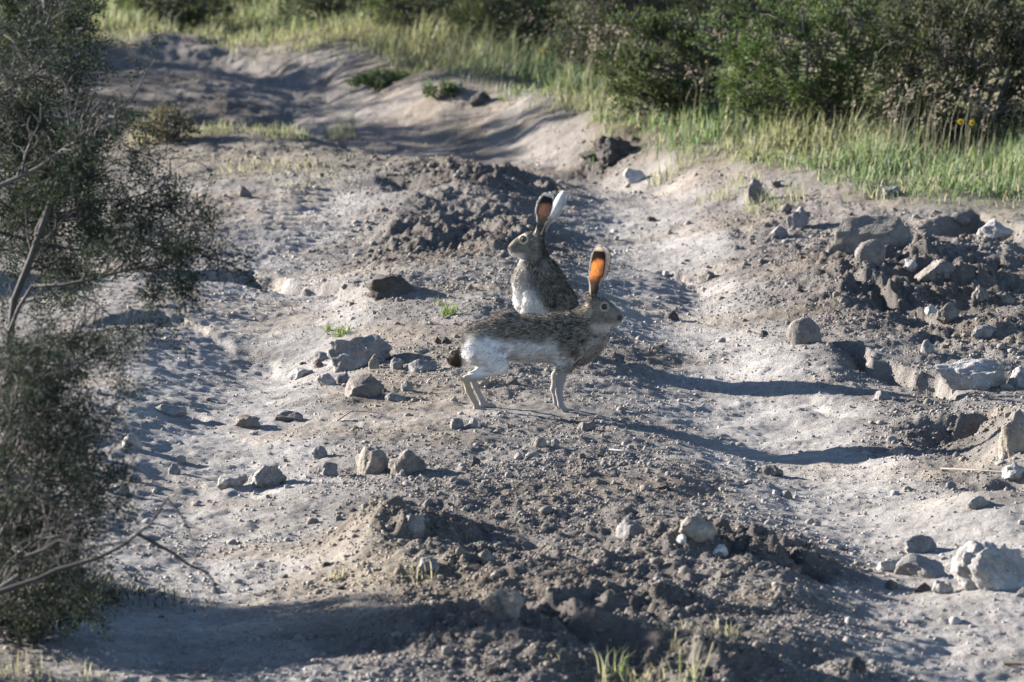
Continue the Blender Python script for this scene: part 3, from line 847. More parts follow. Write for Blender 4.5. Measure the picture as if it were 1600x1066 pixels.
T1 = limb([((751, 530), 30), ((788, 523), 33.5), ((830, 526), 34.5), ((872, 526), 38), ((905, 525), 35)], .02, .80, p1, r1)
T1 += limb([((905, 512), 30), ((924, 500), 25), ((938, 486), 18)], .022, .75, p1, r1)
T1 += limb([((900, 540), 28), ((930, 523), 19), ((942, 508), 12)], .02, .75, p1, r1)
T1 += limb([((934, 483), 20.5), ((946, 488), 18)], .010, .85, p1, r1)                                  # skull, cheek
T1 += limb([((941, 477), 16), ((953, 482), 12)], .008, .8, p1, r1)                                       # brow
T1 += limb([((948, 489), 15.5), ((962, 493), 12.2)], .010, .85, p1, r1)                                    # muzzle
T1 += limb([((964, 491), 9), ((967, 493), 7)], .005, .9, p1, r1)                                       # nose
T1 += limb([((945, 500), 9), ((960, 501), 6)], .006, .9, p1, r1)                                         # chin
for s_, dx in ((-1, 0), (1, 5)):
    y = s_ * .026
    T1 += limb([((930, 473, s_ * .014), 8.5), ((925, 458, s_ * .017), 7.5)], .008, .8, p1, r1)             # ear roots
    T1 += limb([((752, 540, s_ * .034), 28), ((772, 560, s_ * .040), 20)], .012, .62, p1, r1)             # thigh
    T1 += limb([((774, 560, s_ * .042), 17), ((781, 567, s_ * .044), 12), ((752, 580, s_ * .044), 8.0), ((728 + dx * 1.8, 588, s_ * .044), 6.0)], .008, .75, p1, r1)
    T1 += limb([((727 + dx * 1.8, 588, s_ * .044), 6.6), ((732 + dx * 2, 606, s_ * .044), 5.2), ((743 + dx * 2, 629, s_ * .045), 4.8), ((748 + dx * 2, 635, s_ * .045), 4.8)], .004, .9, p1, r1)
    T1 += limb([((743 + dx * 2, 635, s_ * .045), 4.8), ((757 + dx * 2.4, 638, s_ * .047), 4.2)], .004, 1.1, p1, r1)
    for q in (-1, 0, 1):
        T1 += limb([((754 + dx * 2.4, 637, s_ * .047 + q * .0055), 3.0), ((761 + dx * 2.4, 638.3, s_ * .047 + q * .007), 2.2)], .002, 1., p1, r1)
    fx = 0 if s_ < 0 else -7
    T1 += limb([((893, 535, s_ * .036), 26), ((884, 562, s_ * .034), 15)], .014, .6, p1, r1)               # shoulder
    T1 += limb([((884, 560, s_ * .030), 12), ((877 + fx, 588, s_ * .027), 7.4), ((874 + fx, 610, s_ * .025), 5.6), ((877 + fx, 632, s_ * .025), 4.6)], .008, .85, p1, r1)
    T1 += limb([((877 + fx, 630, s_ * .025), 5.2), ((882 + fx, 637.5, s_ * .025), 4.6), ((887 + fx, 638.5, s_ * .026), 3.6)], .003, 1.0, p1, r1)
    for q in (-1, 0, 1):
        T1 += limb([((883 + fx, 638, s_ * .025 + q * .004), 2.8), ((890 + fx, 639, s_ * .026 + q * .005), 2.0)], .002, 1., p1, r1)
T1 += limb([((727, 552), 10), ((716, 559), 11.5), ((709, 562), 9)], .006, .9, p1, r1)                       # tail

def col1(P, n, r_=False):
    x = P[:, 0] / S1 + 800; z = 640 - P[:, 2] / S1
    w = noise3(P, .02, 9) * 5
    back = np.interp(x, [715, 733, 745, 760, 790, 860, 878, 900, 922, 990], [556, 518, 520, 521, 527, 526, 536, 551, 524, 508])
    k = sstep(13, -11, z + w - back)
    white = np.tile((.70, .685, .67), (len(P), 1))
    front = sstep(868, 900, x) * sstep(500, 525, z)
    white = mixc(white, (.40, .36, .325), front)
    legs = sstep(572, 590, z)
    white = mixc(white, (.265, .25, .24), legs)  # leg fur greyed to paint in the shade on the legs
    white = mixc(white, (.25, .235, .225), sstep(560, 580, z) * sstep(855, 862, x))  # fore legs: the same painted shade, slightly deeper
    white = mixc(white, (.30, .25, .19), legs * sstep(742, 728, x - (z - 590) * .3) * (x < 800))
    c = mixc(white, agouti(P, 21, r_), k)
    tail = sstep(724, 719, x) * (z > 540)
    c = mixc(c, (.045, .034, .03), tail)
    head = sstep(918, 930, x) * sstep(516, 505, z - (x - 930) * .25)
    hc = mixc(agouti(P, 27, r_), (.165, .145, .122), np.full(len(P), .55))
    hc = hc * (1 - .35 * sstep(478, 462, z - (x - 940) * .5))[:, None]
    c = mixc(c, hc, head)
    ring = np.hypot(x - 945.5, z - 474.5)
    c = mixc(c, (.36, .32, .26), sstep(8, 6.5, ring) * head * .8)
    c = mixc(c, (.03, .025, .022), sstep(5.4, 4.6, ring) * head)
    c = mixc(c, (.40, .36, .32), sstep(497, 506, z) * head * .9)
    nape = np.hypot((x - 919) / 7, (z - 482) / 14)
    c = mixc(c, (.42, .36, .26), sstep(1.2, .6, nape) * .7)
    c = mixc(c, (.05, .04, .038), sstep(5.5, 3.5, np.hypot(x - 969.5, z - 493)))
    return c
def flow1(P, n):
    x = P[:, 0] / S1 + 800
    f = np.tile((-1.0, 0, -.35), (len(P), 1))
    f[P[:, 2] < .13] = (-.25, 0, -1)
    f[x < 724] = (-1, 0, .2)
    return f
def len1(P, n):
    x = P[:, 0] / S1 + 800; z = 640 - P[:, 2] / S1
    l = np.where(z < 575, .015, .0045) * (1 + .3 * (n[:, 2] < -.2))
    l = np.where((x > 925) & (z < 515), np.clip(.009 - (x - 930) * .00013, .003, .009), l)
    l = np.where(np.hypot(x - 945.5, z - 474.5) < 8, .0014, l)
    l = np.where((x < 724) & (z > 540), .013, l)
    return l
ORANGE = (.74, .34, .13)
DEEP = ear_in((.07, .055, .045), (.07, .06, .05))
E1 = [(p1(925, 462, -.014), p1(937.5, 378, -.020), (.42, -1, .02), .0295, EAR_PROF, .95, ear_in(ORANGE, (.16, .135, .11)), ear_out((.60, .55, .48), 0)),
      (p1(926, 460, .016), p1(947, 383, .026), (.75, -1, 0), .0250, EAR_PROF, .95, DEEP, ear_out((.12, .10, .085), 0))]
P1, _ = hit(800, 641)
H1 = hare('standing_hare', (0, 0, float(np.median(ground(np.linspace(-.12, .18, 30), np.zeros(30)))) - .001), 0,
     'white-flanked hare standing on all fours facing right, ears upright, dark tail', T1, E1, col1, flow1, len1,
     [(p1(946, 474.5, -.0232), .0070, (.15, -1, .08)), (p1(946, 474.5, .0232), .0070, (.15, 1, .08))],
     [(p1(962, 496, -.016), (.25, -.75, -.35)), (p1(962, 496, .016), (.25, .75, -.35))])

S2 = .00217
BX, BY = 850, 548
def p2(px, py, y=0.): return ((px - BX) * S2, y, (BY - py) * S2)
def r2(v): return v * S2
T2 = limb([((878, 512), 33), ((866, 480), 33), ((852, 448), 30), ((842, 425), 25), ((835, 405), 20)], .022, .92, p2, r2)
T2 += limb([((826, 470), 22), ((826, 440), 22), ((831, 412), 18)], .02, .85, p2, r2)                          # chest
T2 += limb([((836, 403), 17), ((833, 385), 17.5)], .014, .85, p2, r2)
T2 += limb([((833, 383), 18), ((823, 386), 15)], .010, .82, p2, r2)
T2 += limb([((826, 377), 13.5), ((810, 384), 11.5)], .008, .8, p2, r2)
T2 += limb([((818, 386), 14), ((806, 390), 11.5)], .010, .85, p2, r2)
T2 += limb([((804, 388), 9), ((801, 390), 7.5)], .005, .9, p2, r2)
T2 += limb([((818, 395), 8.5), ((805, 397), 5.5)], .006, .9, p2, r2)
for s_ in (-1, 1):
    T2 += limb([((839, 373, s_ * .014), 8), ((844, 360, s_ * .016), 7)], .008, .8, p2, r2)
    T2 += limb([((836, 465, s_ * .045), 18), ((826, 490, s_ * .040), 11)], .016, .6, p2, r2)
    T2 += limb([((825, 488, s_ * .034), 10), ((820, 515, s_ * .028), 7), ((816, 538, s_ * .026), 6), ((811, 544, s_ * .027), 5)], .008, .9, p2, r2)
    T2 += limb([((874, 512, s_ * .055), 32), ((850, 522, s_ * .062), 20)], .016, .6, p2, r2)
    T2 += limb([((846, 522, s_ * .064), 16), ((862, 538, s_ * .06), 9)], .010, .8, p2, r2)
    T2 += limb([((882, 541, s_ * .06), 7), ((838, 543, s_ * .06), 6)], .006, 1., p2, r2)
T2 += limb([((908, 528), 10), ((922, 533), 8)], .008, .9, p2, r2)

def col2(P, n, r_=False):
    x = P[:, 0] / S2 + BX; z = BY - P[:, 2] / S2
    w = noise3(P, .02, 19) * 4
    c = agouti(P, 43, r_)
    c = c * np.array([.86, .86, .88])
    chest = sstep(4, -10, x + w - np.interp(z, [360, 395, 410, 430, 460, 500, 550], [780, 812, 822, 832, 824, 828, 830]))
    c = mixc(c, (.42, .39, .355), chest * .6)
    low = sstep(430, 470, z)
    c = mixc(c, (.62, .60, .57), low * sstep(6, -8, x + w - np.interp(z, [430, 450, 495, 550], [824, 840, 862, 866])))
    rl = sstep(470, 490, z) * sstep(824, 818, x)
    c = mixc(c, (.40, .37, .34), rl * .7)
    head = sstep(412, 402, z + (x - 835) * .0) * (x < 862)
    hc = mixc(agouti(P, 47, r_), (.105, .094, .08), np.full(len(P), .5))  # shadow over the face painted in as darker fur
    c = mixc(c, hc, head)
    nape = sstep(838, 848, x) * sstep(350, 365, z) * sstep(414, 398, z)
    c = mixc(c, (.035, .03, .027), nape * .9)
    ring = np.hypot(x - 817.5, z - 373)
    c = mixc(c, (.42, .36, .27), sstep(9, 7, ring) * head); c = mixc(c, (.03, .025, .022), sstep(5.5, 4.5, ring) * head)
    c = mixc(c, (.50, .47, .43), sstep(392, 399, z) * head * sstep(826, 812, x))
    c = mixc(c, (.05, .04, .038), sstep(4.5, 2.5, np.hypot(x - 793, z - 388)))
    return c
def flow2(P, n):
    f = np.tile((.35, 0, -1.0), (len(P), 1)); z = BY - P[:, 2] / S2
    f[z < 400] = (1, 0, -.2)
    return f
def len2(P, n):
    x = P[:, 0] / S2 + BX; z = BY - P[:, 2] / S2
    l = np.where(z > 405, .015, np.clip(.009 - (830 - x) * .00015, .003, .009))
    return np.where(np.hypot(x - 817.5, z - 373) < 7.5, .0014, l)
RUST = (.40, .21, .13)
E2 = [(p2(843, 364, -.016), p2(859, 301, -.028), (-.45, -1, .05), .0285, EAR_PROF, .95, ear_in(RUST, (.17, .14, .115)), ear_out((.6, .57, .52), 0)),
      (p2(847, 364, .016), p2(880, 302, .045), (.70, .85, 0), .0225, EAR_PROF, .9, ear_in(RUST, (.17, .14, .115)), ear_out((.56, .54, .52), 0))]
Q2, _t2 = hit(850, 548)
hx, hy = plane(850, 548)
hare('sitting_hare', (Q2.x, Q2.y, float(ground(Q2.x, Q2.y)) + .002), 0, 'grey-brown hare sitting upright behind, facing left, white patch below shoulder', T2, E2, col2, flow2, len2,
     [(p2(817.5, 373.5, -.0205), .0070, (-.15, -1, .1)), (p2(817.5, 373.5, .0205), .0070, (-.15, 1, .1))],
     [(p2(802, 393, -.015), (-.2, -.6, -.7)), (p2(802, 393, .015), (-.2, .6, -.7))], seed=8, m_ear=M_EAR_DULL, iris=(.30, .15, .05))

# ------------------------------------------------------------------ plants
class Geo:
    def __init__(s): s.V = []; s.T = []; s.C = []; s.n = 0
    def add(s, V, F, c):
        V = np.asarray(V, float); F = np.asarray(F)
        if F.shape[1] == 4: F = np.concatenate([F[:, [0, 1, 2]], F[:, [0, 2, 3]]])
        s.V.append(V); s.T.append(F + s.n); s.n += len(V)
        c = np.asarray(c, float); s.C.append(np.tile(c, (len(V), 1)) if c.ndim == 1 else c)
    def tube(s, pts, r0, r1, c, k=5):
        P = np.asarray(pts, float); n = len(P)
        T = np.gradient(P, axis=0); T /= np.linalg.norm(T, axis=1, keepdims=True) + 1e-9
        A = np.cross(T, [.31, .57, .76]); A /= np.linalg.norm(A, axis=1, keepdims=True) + 1e-9
        B = np.cross(T, A); r = np.linspace(r0, r1, n)[:, None]
        V = np.concatenate([P + r * (math.cos(a) * A + math.sin(a) * B) for a in np.arange(k) * 2 * math.pi / k])
        i = np.arange(n - 1)
        F = np.concatenate([np.stack([j * n + i, j * n + i + 1, ((j + 1) % k) * n + i + 1, ((j + 1) % k) * n + i], 1) for j in range(k)])
        s.add(V, F, c)
    def leaves(s, P, D, U, L, W, c):
        """rhombic leaflets at P along D, width along U x D"""
        S = np.cross(D, U); S /= np.linalg.norm(S, axis=1, keepdims=True) + 1e-9
        L = np.asarray(L).reshape(-1, 1); W = np.asarray(W).reshape(-1, 1)
        V = np.stack([P, P + D * L * .5 + S * W * .5, P + D * L, P + D * L * .5 - S * W * .5], 1).reshape(-1, 3)
        F = np.arange(len(P))[:, None] * 4 + np.array([0, 1, 2, 3])
        s.add(V, F, np.repeat(c, 4, 0))
    def mesh(s, name, m, smooth=False):
        return np_mesh(name, np.concatenate(s.V), np.concatenate(s.T), np.clip(np.concatenate(s.C), .005, .9), smooth, [m])

def unit(v): return v / (np.linalg.norm(v, axis=-1, keepdims=True) + 1e-9)

def bent(a, b, r, n=6, sag=.12):
    a = np.asarray(a, float); b = np.asarray(b, float); L = np.linalg.norm(b - a)
    t = np.linspace(0, 1, n)[:, None]
    off = r.normal(size=3) * L * sag
    jit = r.normal(size=(n, 3)) * L * .02; jit[0] = 0
    return a + (b - a) * t + off * (t * (1 - t) * 2) + jit

def shrub(px, base, w, h, hue, nleaf, label, seed, group='shrubs behind the verge', name='shrub', dry=.2, leaf=.021, depth=.8, nclump=150, wide=.47, P=None, size=None):
    r = np.random.default_rng(seed)
    if P is None:
        P, t = hit(px, base); s = scale_at(t); W, H = w * s, h * s
    else:
        W, H = size
    rt = root(name, P, label, 'shrub', group)
    cc = r.normal(size=(nclump, 3)); cc = unit(cc) * (r.uniform(.25, 1, (nclump, 1)) ** .6)
    cc[:, 2] = np.where(cc[:, 2] < -.8, -cc[:, 2], cc[:, 2])
    lump = 1 + .30 * noise3(unit(cc) * 2 + seed, .8, seed)
    C = cc * lump[:, None] * np.array([W / 2, W / 2 * depth, H * .5]) + np.array([0, 0, H * wide])
    C[:, 2] = np.maximum(C[:, 2], .05 * H)
    g = Geo(); bark = np.array([.12, .105, .09])
    ns = 7
    for k in range(ns):
        a = 2 * math.pi * k / ns + r.uniform(-.3, .3)
        tip = np.array([math.cos(a) * W * .28, math.sin(a) * W * .28 * depth, H * r.uniform(.55, .9)])
        b = bent((math.cos(a) * .03, math.sin(a) * .03, -.03), tip, r, 8, .10)
        sg = Geo(); sg.tube(b, .011 * H / .8, .004, bark, 6)
        link('stem', sg.mesh('stem', M_BARK, True), rt)
        mine = np.nonzero(np.arange(nclump) % ns == k)[0]
        for m in mine:
            q = b[min(7, max(2, int(C[m, 2] / H * 8)))]
            g.tube(bent(q, C[m], r, 5, .10), .0045, .0018, bark * r.uniform(.8, 1.3), 4)
    # leafy sprays: twigs fanning out of every clump
    per = 7
    base_i = np.repeat(np.arange(nclump), per)
    out = unit(C[base_i] - np.array([0, 0, H * .25])) + r.normal(size=(len(base_i), 3)) * .55 + np.array([0, 0, .35])
    out = unit(out); tl = r.uniform(.10, .22, len(base_i)) * H * .8
    for i in range(len(base_i)):
        e = C[base_i[i]] + out[i] * tl[i]
        g.tube([C[base_i[i]], (C[base_i[i]] + e) / 2 + r.normal(size=3) * .01, e], .002, .001, bark * 1.1, 3)
    link('twigs', g.mesh('twigs', M_BARK), rt, 'stuff')
    j = r.integers(0, len(base_i), nleaf); u = r.uniform(0.05, 1, nleaf)
    L0 = C[base_i[j]] + out[j] * (tl[j] * u)[:, None] + r.normal(size=(nleaf, 3)) * .014
    L0[:, 2] = np.maximum(L0[:, 2], .0)
    D = unit(out[j] * .8 + r.normal(size=(nleaf, 3)) * .7); U = unit(r.normal(size=(nleaf, 3)) + np.array([0, 0, 1.0]))
    ln = leaf * r.uniform(.6, 1.4, nleaf)
    hue = np.array(hue); tw = r.uniform(.7, 1.3, len(base_i))[j]
    c = hue * (tw * r.uniform(.8, 1.2, nleaf))[:, None]
    c = np.where((r.uniform(size=nleaf) < dry)[:, None], np.array([.11, .10, .07]), c)
    f = Geo(); f.leaves(L0, D, U, ln, ln * .42, c)
    link('foliage', f.mesh('foliage', M_LEAF), rt, 'stuff')
    return rt

SH = [
 (1275, 212, 340, 235, (.070, .102, .036), 20000, 'big bright green bush in the middle of the right bank', dict(dry=.06)),
 (1530, 240, 330, 300, (.030, .038, .020), 21000, 'dark shaded bush at the right edge above the tall seed grass', dict(dry=.15)),  # leaf hue lowered to paint in its deep shadows
 (1050, 190, 230, 165, (.058, .078, .032), 14000, 'grey-green rounded bush left of the big bright green bush', dict(dry=.15)),
 (960, 135, 190, 170, (.052, .055, .036), 9000, 'thin grey twiggy bush behind the yellow flower', dict(dry=.25)),
 (1130, 130, 200, 190, (.042, .048, .030), 10000, 'dark grey bush behind the grey-green rounded bush', dict(dry=.4)),
 (800, 80, 220, 150, (.055, .074, .030), 11000, 'olive bush at the top centre of the picture', dict(dry=.15)),
 (660, 55, 200, 110, (.085, .105, .048), 7000, 'pale green low bush at the top beyond the road bend', dict(dry=.1)),
 (520, 42, 180, 90, (.075, .095, .045), 6000, 'pale bush left of the pale green low bush at the top', dict(dry=.15)),
 (1420, 120, 220, 190, (.045, .048, .034), 9000, 'grey dry bush behind the dark shaded bush', dict(dry=.3)),
 (1600, 105, 220, 200, (.045, .047, .034), 9000, 'grey-brown bush in the top right corner', dict(dry=.3)),
 (1230, 75, 260, 150, (.038, .046, .026), 9000, 'dark bush along the top edge right of centre', dict(dry=.4)),
 (1020, 55, 260, 130, (.036, .044, .026), 9000, 'dark bush along the top edge above the twiggy grey bush', dict(dry=.35)),
 (60, 70, 190, 130, (.080, .100, .045), 7000, 'olive green bush in the top left corner', dict(dry=.15)),
 (260, 40, 200, 80, (.085, .105, .050), 6000, 'low green bush at the top left beyond the road', dict(dry=.15)),
 (390, 22, 200, 70, (.080, .098, .045), 5000, 'green bush where the far road disappears', dict(dry=.15)),
 (880, 30, 230, 110, (.036, .045, .026), 8000, 'dark bush along the top edge near the middle', dict(dry=.3)),
 (600, 138, 110, 24, (.085, .115, .055), 2200, 'low green weed sprawling at the edge of the far road', dict(dry=.05, nclump=40)),
 (690, 152, 60, 18, (.090, .120, .060), 900, 'small green weed at the edge of the pale cut bank', dict(dry=.05, nclump=24)),
 (262, 222, 100, 52, (.12, .10, .07), 1100, 'brown dry tuft-like bush on the left bank', dict(dry=.5, nclump=40)),
]
for i, (px, base, w, h, hue, n, lab, kw) in enumerate(SH):
    shrub(px, base, w, h, hue, n, lab, 400 + i, **kw)
# shrubs standing just left of the view: they throw the long shadows that cross the track
for i, (x, y, W, H, lab) in enumerate([
    (-2.2, -2.66, .95, .82, 'thorny shrub beside the lower left track'),
    (-2.9, -2.25, .9, 1.0, 'taller thorny shrub behind the lower left shrub'),
    (-3.1, 3.7, 1.1, .55, 'thorny shrub beside the upper left track'),
    (-4.3, 13.5, 2.6, 2.3, 'tall shrub beside the bend of the far road'),
    (-3.6, 11.1, 1.5, 1.35, 'shrub beside the hump of the far road')]):
    shrub(0, 0, 0, 0, (.05, .065, .032), 24000, lab, 480 + i, dry=.2, leaf=.026, depth=.55 if i < 2 else .8, P=Vector((x, y, float(ground(x, y)))), size=(W, H), group='shrubs left of the track')

shrub(40, 1000, 250, 150, (.034, .041, .030), 5500, 'dark low scrub added to darken the lower left corner', 495, group='thorn shrubs in the left foreground', dry=.25, leaf=.014, nclump=90)  # scrub put in to make the corner below the thorny shrub dark
# the thorn tree in the left foreground
def grow(g, lv, path, rad, r, depth, spread, twigs, c0):
    """side twigs along a limb; the thinnest ones are returned for the leaves"""
    P = np.asarray(path); L = np.linalg.norm(np.diff(P, axis=0), axis=1).sum()
    nchild = {2: int(5 + L * 26), 1: int(3 + L * 20)}[depth]
    for _ in range(nchild):
        t = r.uniform(.12, 1.0); k = t * (len(P) - 1); i = min(int(k), len(P) - 2); p = P[i] + (P[i + 1] - P[i]) * (k - i)
        d = unit(P[i + 1] - P[i]); n = unit(np.cross(d, r.normal(size=3))); 
        n = unit(n * np.array([1, .7, 1]))
        v = unit(d * .65 + n * spread + np.array([0, 0, .08]))
        l = (.17 if depth == 2 else .075) * r.uniform(.4, 1.15)
        q = [p]; 
        for s_ in range(5):
            q.append(q[-1] + v * l / 5); v = unit(v + r.normal(size=3) * .30)
        rr = rad * (.5 if depth == 2 else .55)
        g.tube(q, max(rr, .0012), .0009, c0 * r.uniform(.75, 1.3), 4)
        if depth == 2: grow(g, lv, q, rr, r, 1, spread, twigs, c0)
        else: twigs.append(q)
        # thorns
        th = q[2] + unit(r.normal(size=3)) * .012
        g.tube([q[2], th], .0009, .0002, c0 * 1.3, 3)

def leafy(f, twigs, r, per, hue, ln, prob=1.0):
    P = []; D = []
    for q in twigs:
        q = np.asarray(q)
        if r.uniform() > prob or noise3(q[:1], .085, 5)[0] + .5 * noise3(q[:1], .24, 6)[0] < -.20: continue
        k = r.uniform(.1, 1, per) * (len(q) - 1); i = np.minimum(k.astype(int), len(q) - 2)
        b = q[i] + (q[i + 1] - q[i]) * (k - i)[:, None]
        d = unit(r.normal(size=(per, 3)) + unit(q[i + 1] - q[i]) * .6)
        for m in range(3):                      # feathery leaf: leaflets along a short stalk
            P.append(b + d * (.010 + .010 * m)); D.append(unit(d + r.normal(size=(per, 3)) * .8))
    P = np.concatenate(P); D = np.concatenate(D); n = len(P)
    U = unit(r.normal(size=(n, 3)))
    f.leaves(P, D, U, ln * r.uniform(.7, 1.3, n), ln * .38 * np.ones(n), np.array(hue) * r.uniform(.65, 1.35, (n, 1)))

def px_limb(pts, Y0, Y1, r, n=5):
    Q = [np.array(at(px, py, Y0 + (Y1 - Y0) * k / max(1, len(pts) - 1))) for k, (px, py) in enumerate(pts)]
    out = []
    for a, b in zip(Q[:-1], Q[1:]):
        out.append(a)
        m = (a + b) / 2 + r.normal(size=3) * np.linalg.norm(b - a) * .04; out.append(m)
    out.append(Q[-1]); return out

def thorn_tree(name, Yb, trunk, limbs, label, seed, bark, hue, per, prob, ln, thick, bare=()):
    r = np.random.default_rng(seed)
    base = np.array(at(*trunk[0], Yb)); base[2] = float(ground(base[0], base[1]))
    rt = root(name, Vector(base), label, 'shrub', 'thorn shrubs in the left foreground')
    b = base
    g0 = Geo(); tp = [base - [0, 0, .05]] + [np.array(at(px, py, Yb)) for px, py in trunk[1:]]
    g0.tube(np.array(tp) - b, thick, thick * .6, bark * .8, 7)
    link('trunk', g0.mesh('trunk', M_BARK, True), rt)
    tw = Geo(); twigs = []
    for li, (pts, dy0, dy1, rad) in enumerate(limbs):
        path = np.array(px_limb(pts, Yb + dy0, Yb + dy1, r)) - b
        lg = Geo(); lg.tube(path, rad * .9, rad * .3, bark * (.55 if li in bare else r.uniform(.7, 1.3)), 6)  # bare limbs tinted down to stand for shade
        link('branch', lg.mesh('branch', M_BARK, True), rt)
        if li in bare:                       # leafless: a few short side twigs only
            for q_ in range(5):
                k_ = r.integers(1, len(path) - 1); v_ = unit(unit(path[k_ + 1 if k_ + 1 < len(path) else k_] - path[k_ - 1]) + unit(r.normal(size=3)) * np.array([.9, .4, .9]))
                tw.tube(bent(path[k_], path[k_] + v_ * r.uniform(.03, .08), r, 5, .2), .0018, .0008, bark * .8, 4)
        else: grow(tw, None, path, rad, r, 2, .75, twigs, bark)
    link('twigs', tw.mesh('twigs', M_BARK), rt, 'stuff')
    f = Geo(); leafy(f, twigs, r, per, hue, ln, prob)
    link('foliage', f.mesh('foliage', M_LEAF), rt, 'stuff')
    return rt

thorn_tree('thorn_tree', -3.2, [(5, 930), (14, 760), (12, 620), (14, 540), (22, 470), (48, 405), (78, 320)],
  [([(22, 470), (48, 405), (80, 310), (105, 215), (118, 150), (132, 88)], 0, .15, .0062),
   ([(-60, 315), (0, 290), (60, 262), (110, 225), (160, 192), (205, 158), (246, 88)], -.1, -.2, .0065),
   ([(14, 520), (50, 447), (140, 437), (230, 416), (290, 402), (338, 384)], -.05, -.25, .0060),
   ([(-40, 350), (60, 380), (130, 392), (200, 372), (262, 362)], .1, .2, .005),
   ([(48, 405), (110, 330), (165, 312), (228, 302), (260, 290)], 0, .1, .0045),
   ([(78, 320), (90, 240), (60, 160), (40, 80), (66, -20)], .1, .3, .006),
   ([(-70, 200), (0, 150), (60, 110), (110, 60), (128, 20)], .1, .1, .006),
   ([(-60, 60), (10, 42), (66, 66), (70, -10)], -.1, -.1, .005),
   ([(-60, 110), (20, 200), (90, 190), (150, 240)], .2, .4, .005),
   ([(-60, 260), (20, 330), (90, 345), (150, 330), (190, 350)], .2, .3, .005),
   ([(-70, 420), (-10, 400), (40, 340), (70, 300)], .2, .3, .005),
   ([(-60, 20), (0, 90), (20, 160), (60, 230)], .0, .2, .005),
   ([(200, 405), (240, 425), (262, 448)], -.2, -.2, .003),
   ([(14, 540), (80, 528), (150, 520), (196, 508)], -.1, -.2, .0045),
   ([(-60, 300), (-10, 260), (50, 330), (110, 380)], .3, .4, .004), ([(-60, 160), (0, 250), (60, 290), (120, 300)], .35, .4, .004),
   ([(-60, 350), (-20, 300), (10, 200), (30, 120)], .3, .3, .004), ([(-60, 400), (10, 390), (80, 410), (150, 395)], .3, .3, .004)],
  'dark thorny mesquite-like tree with grey limbs along the left edge', 61, np.array([.085, .076, .070]), (.029, .039, .030), 17, 1.0, .0110, .013)
thorn_tree('thorn_shrub', -4.3, [(-40, 1010), (-20, 960), (0, 920), (30, 900)],
  [([(0, 925), (60, 905), (120, 882), (185, 856), (215, 834), (248, 800), (264, 776)], -.35, -.45, .0072),
   ([(215, 834), (270, 864), (320, 893), (334, 910), (345, 936)], -.43, -.5, .0052),
   ([(262, 780), (286, 812), (300, 842), (306, 870)], -.45, -.5, .0028),
   ([(40, 870), (90, 845), (130, 860), (200, 846)], -.3, -.42, .005),
   ([(-40, 900), (20, 800), (70, 720), (120, 690), (150, 660)], .2, .2, .005),
   ([(-40, 860), (0, 760), (40, 660), (80, 600), (110, 560)], .15, .3, .005),
   ([(-60, 800), (0, 700), (20, 620), (60, 545)], .1, .1, .005),
   ([(-20, 930), (60, 840), (110, 790), (145, 760)], .2, .1, .0045),
   ([(-40, 780), (30, 745), (90, 790), (140, 830)], .1, .0, .004),
   ([(-50, 690), (10, 650), (60, 640), (120, 625)], .2, .2, .004),
   ([(-40, 960), (30, 880), (60, 860), (100, 870)], .15, .1, .004),
   ([(-60, 860), (-10, 800), (30, 690), (50, 620)], .35, .4, .004), ([(-60, 900), (0, 860), (60, 800), (100, 720)], .3, .35, .004),
   ([(-60, 740), (0, 700), (50, 680), (95, 690)], .3, .3, .004), ([(-50, 930), (10, 900), (50, 830), (90, 770)], .35, .35, .004),
   ([(-60, 640), (0, 610), (40, 570), (90, 550)], .3, .35, .004),
   ([(-50, 980), (0, 930), (50, 900), (110, 880)], .3, .3, .004), ([(-50, 900), (10, 830), (70, 790), (120, 770)], .4, .4, .004),
   ([(-50, 840), (0, 790), (60, 740), (110, 730)], .4, .4, .004), ([(-50, 800), (0, 720), (60, 660), (100, 640)], .4, .4, .004),
   ([(-50, 970), (10, 940), (60, 920), (130, 930)], .35, .4, .004), ([(-50, 700), (10, 660), (40, 610), (70, 590)], .4, .4, .004)],
  'grey thorny shrub with a bare forked branch at the lower left', 67, np.array([.090, .080, .074]), (.030, .038, .031), 12, 1.0, .0105, .011, bare=(0, 1, 2, 3))

# ------------------------------------------------------------------ grass
def blades(g, x, y, z, h, r, hue, wid=.0045, lean=.35, wind=(.15, 0), straw=.2, head=None):
    n = len(x); a = r.uniform(0, 6.28, n); l = r.uniform(0, lean, n)
    dx = np.cos(a) * l + wind[0]; dy = np.sin(a) * l + wind[1]
    fa = r.uniform(0, 6.28, n); sx, sy = np.cos(fa) * wid / 2, np.sin(fa) * wid / 2
    b = np.stack([x, y, z - .01], 1); S = np.stack([sx, sy, 0 * sx], 1)
    m = b + np.stack([dx * h * .35, dy * h * .35, h * .58], 1); t = b + np.stack([dx * h, dy * h, h * (1 - .35 * l)], 1)
    V = np.stack([b - S, b + S, m + S * .75, m - S * .75, t], 1).reshape(-1, 3)
    i = np.arange(n)[:, None] * 5
    F = np.concatenate([i + [0, 1, 2], i + [0, 2, 3], i + [3, 2, 4]])
    c = np.array(hue) * r.uniform(.7, 1.3, (n, 1)); c = np.where((r.uniform(size=n) < straw)[:, None], np.array([.32, .285, .205]) * r.uniform(.7, 1.2, (n, 1)), c)
    g.add(V, F, np.repeat(c, 5, 0))

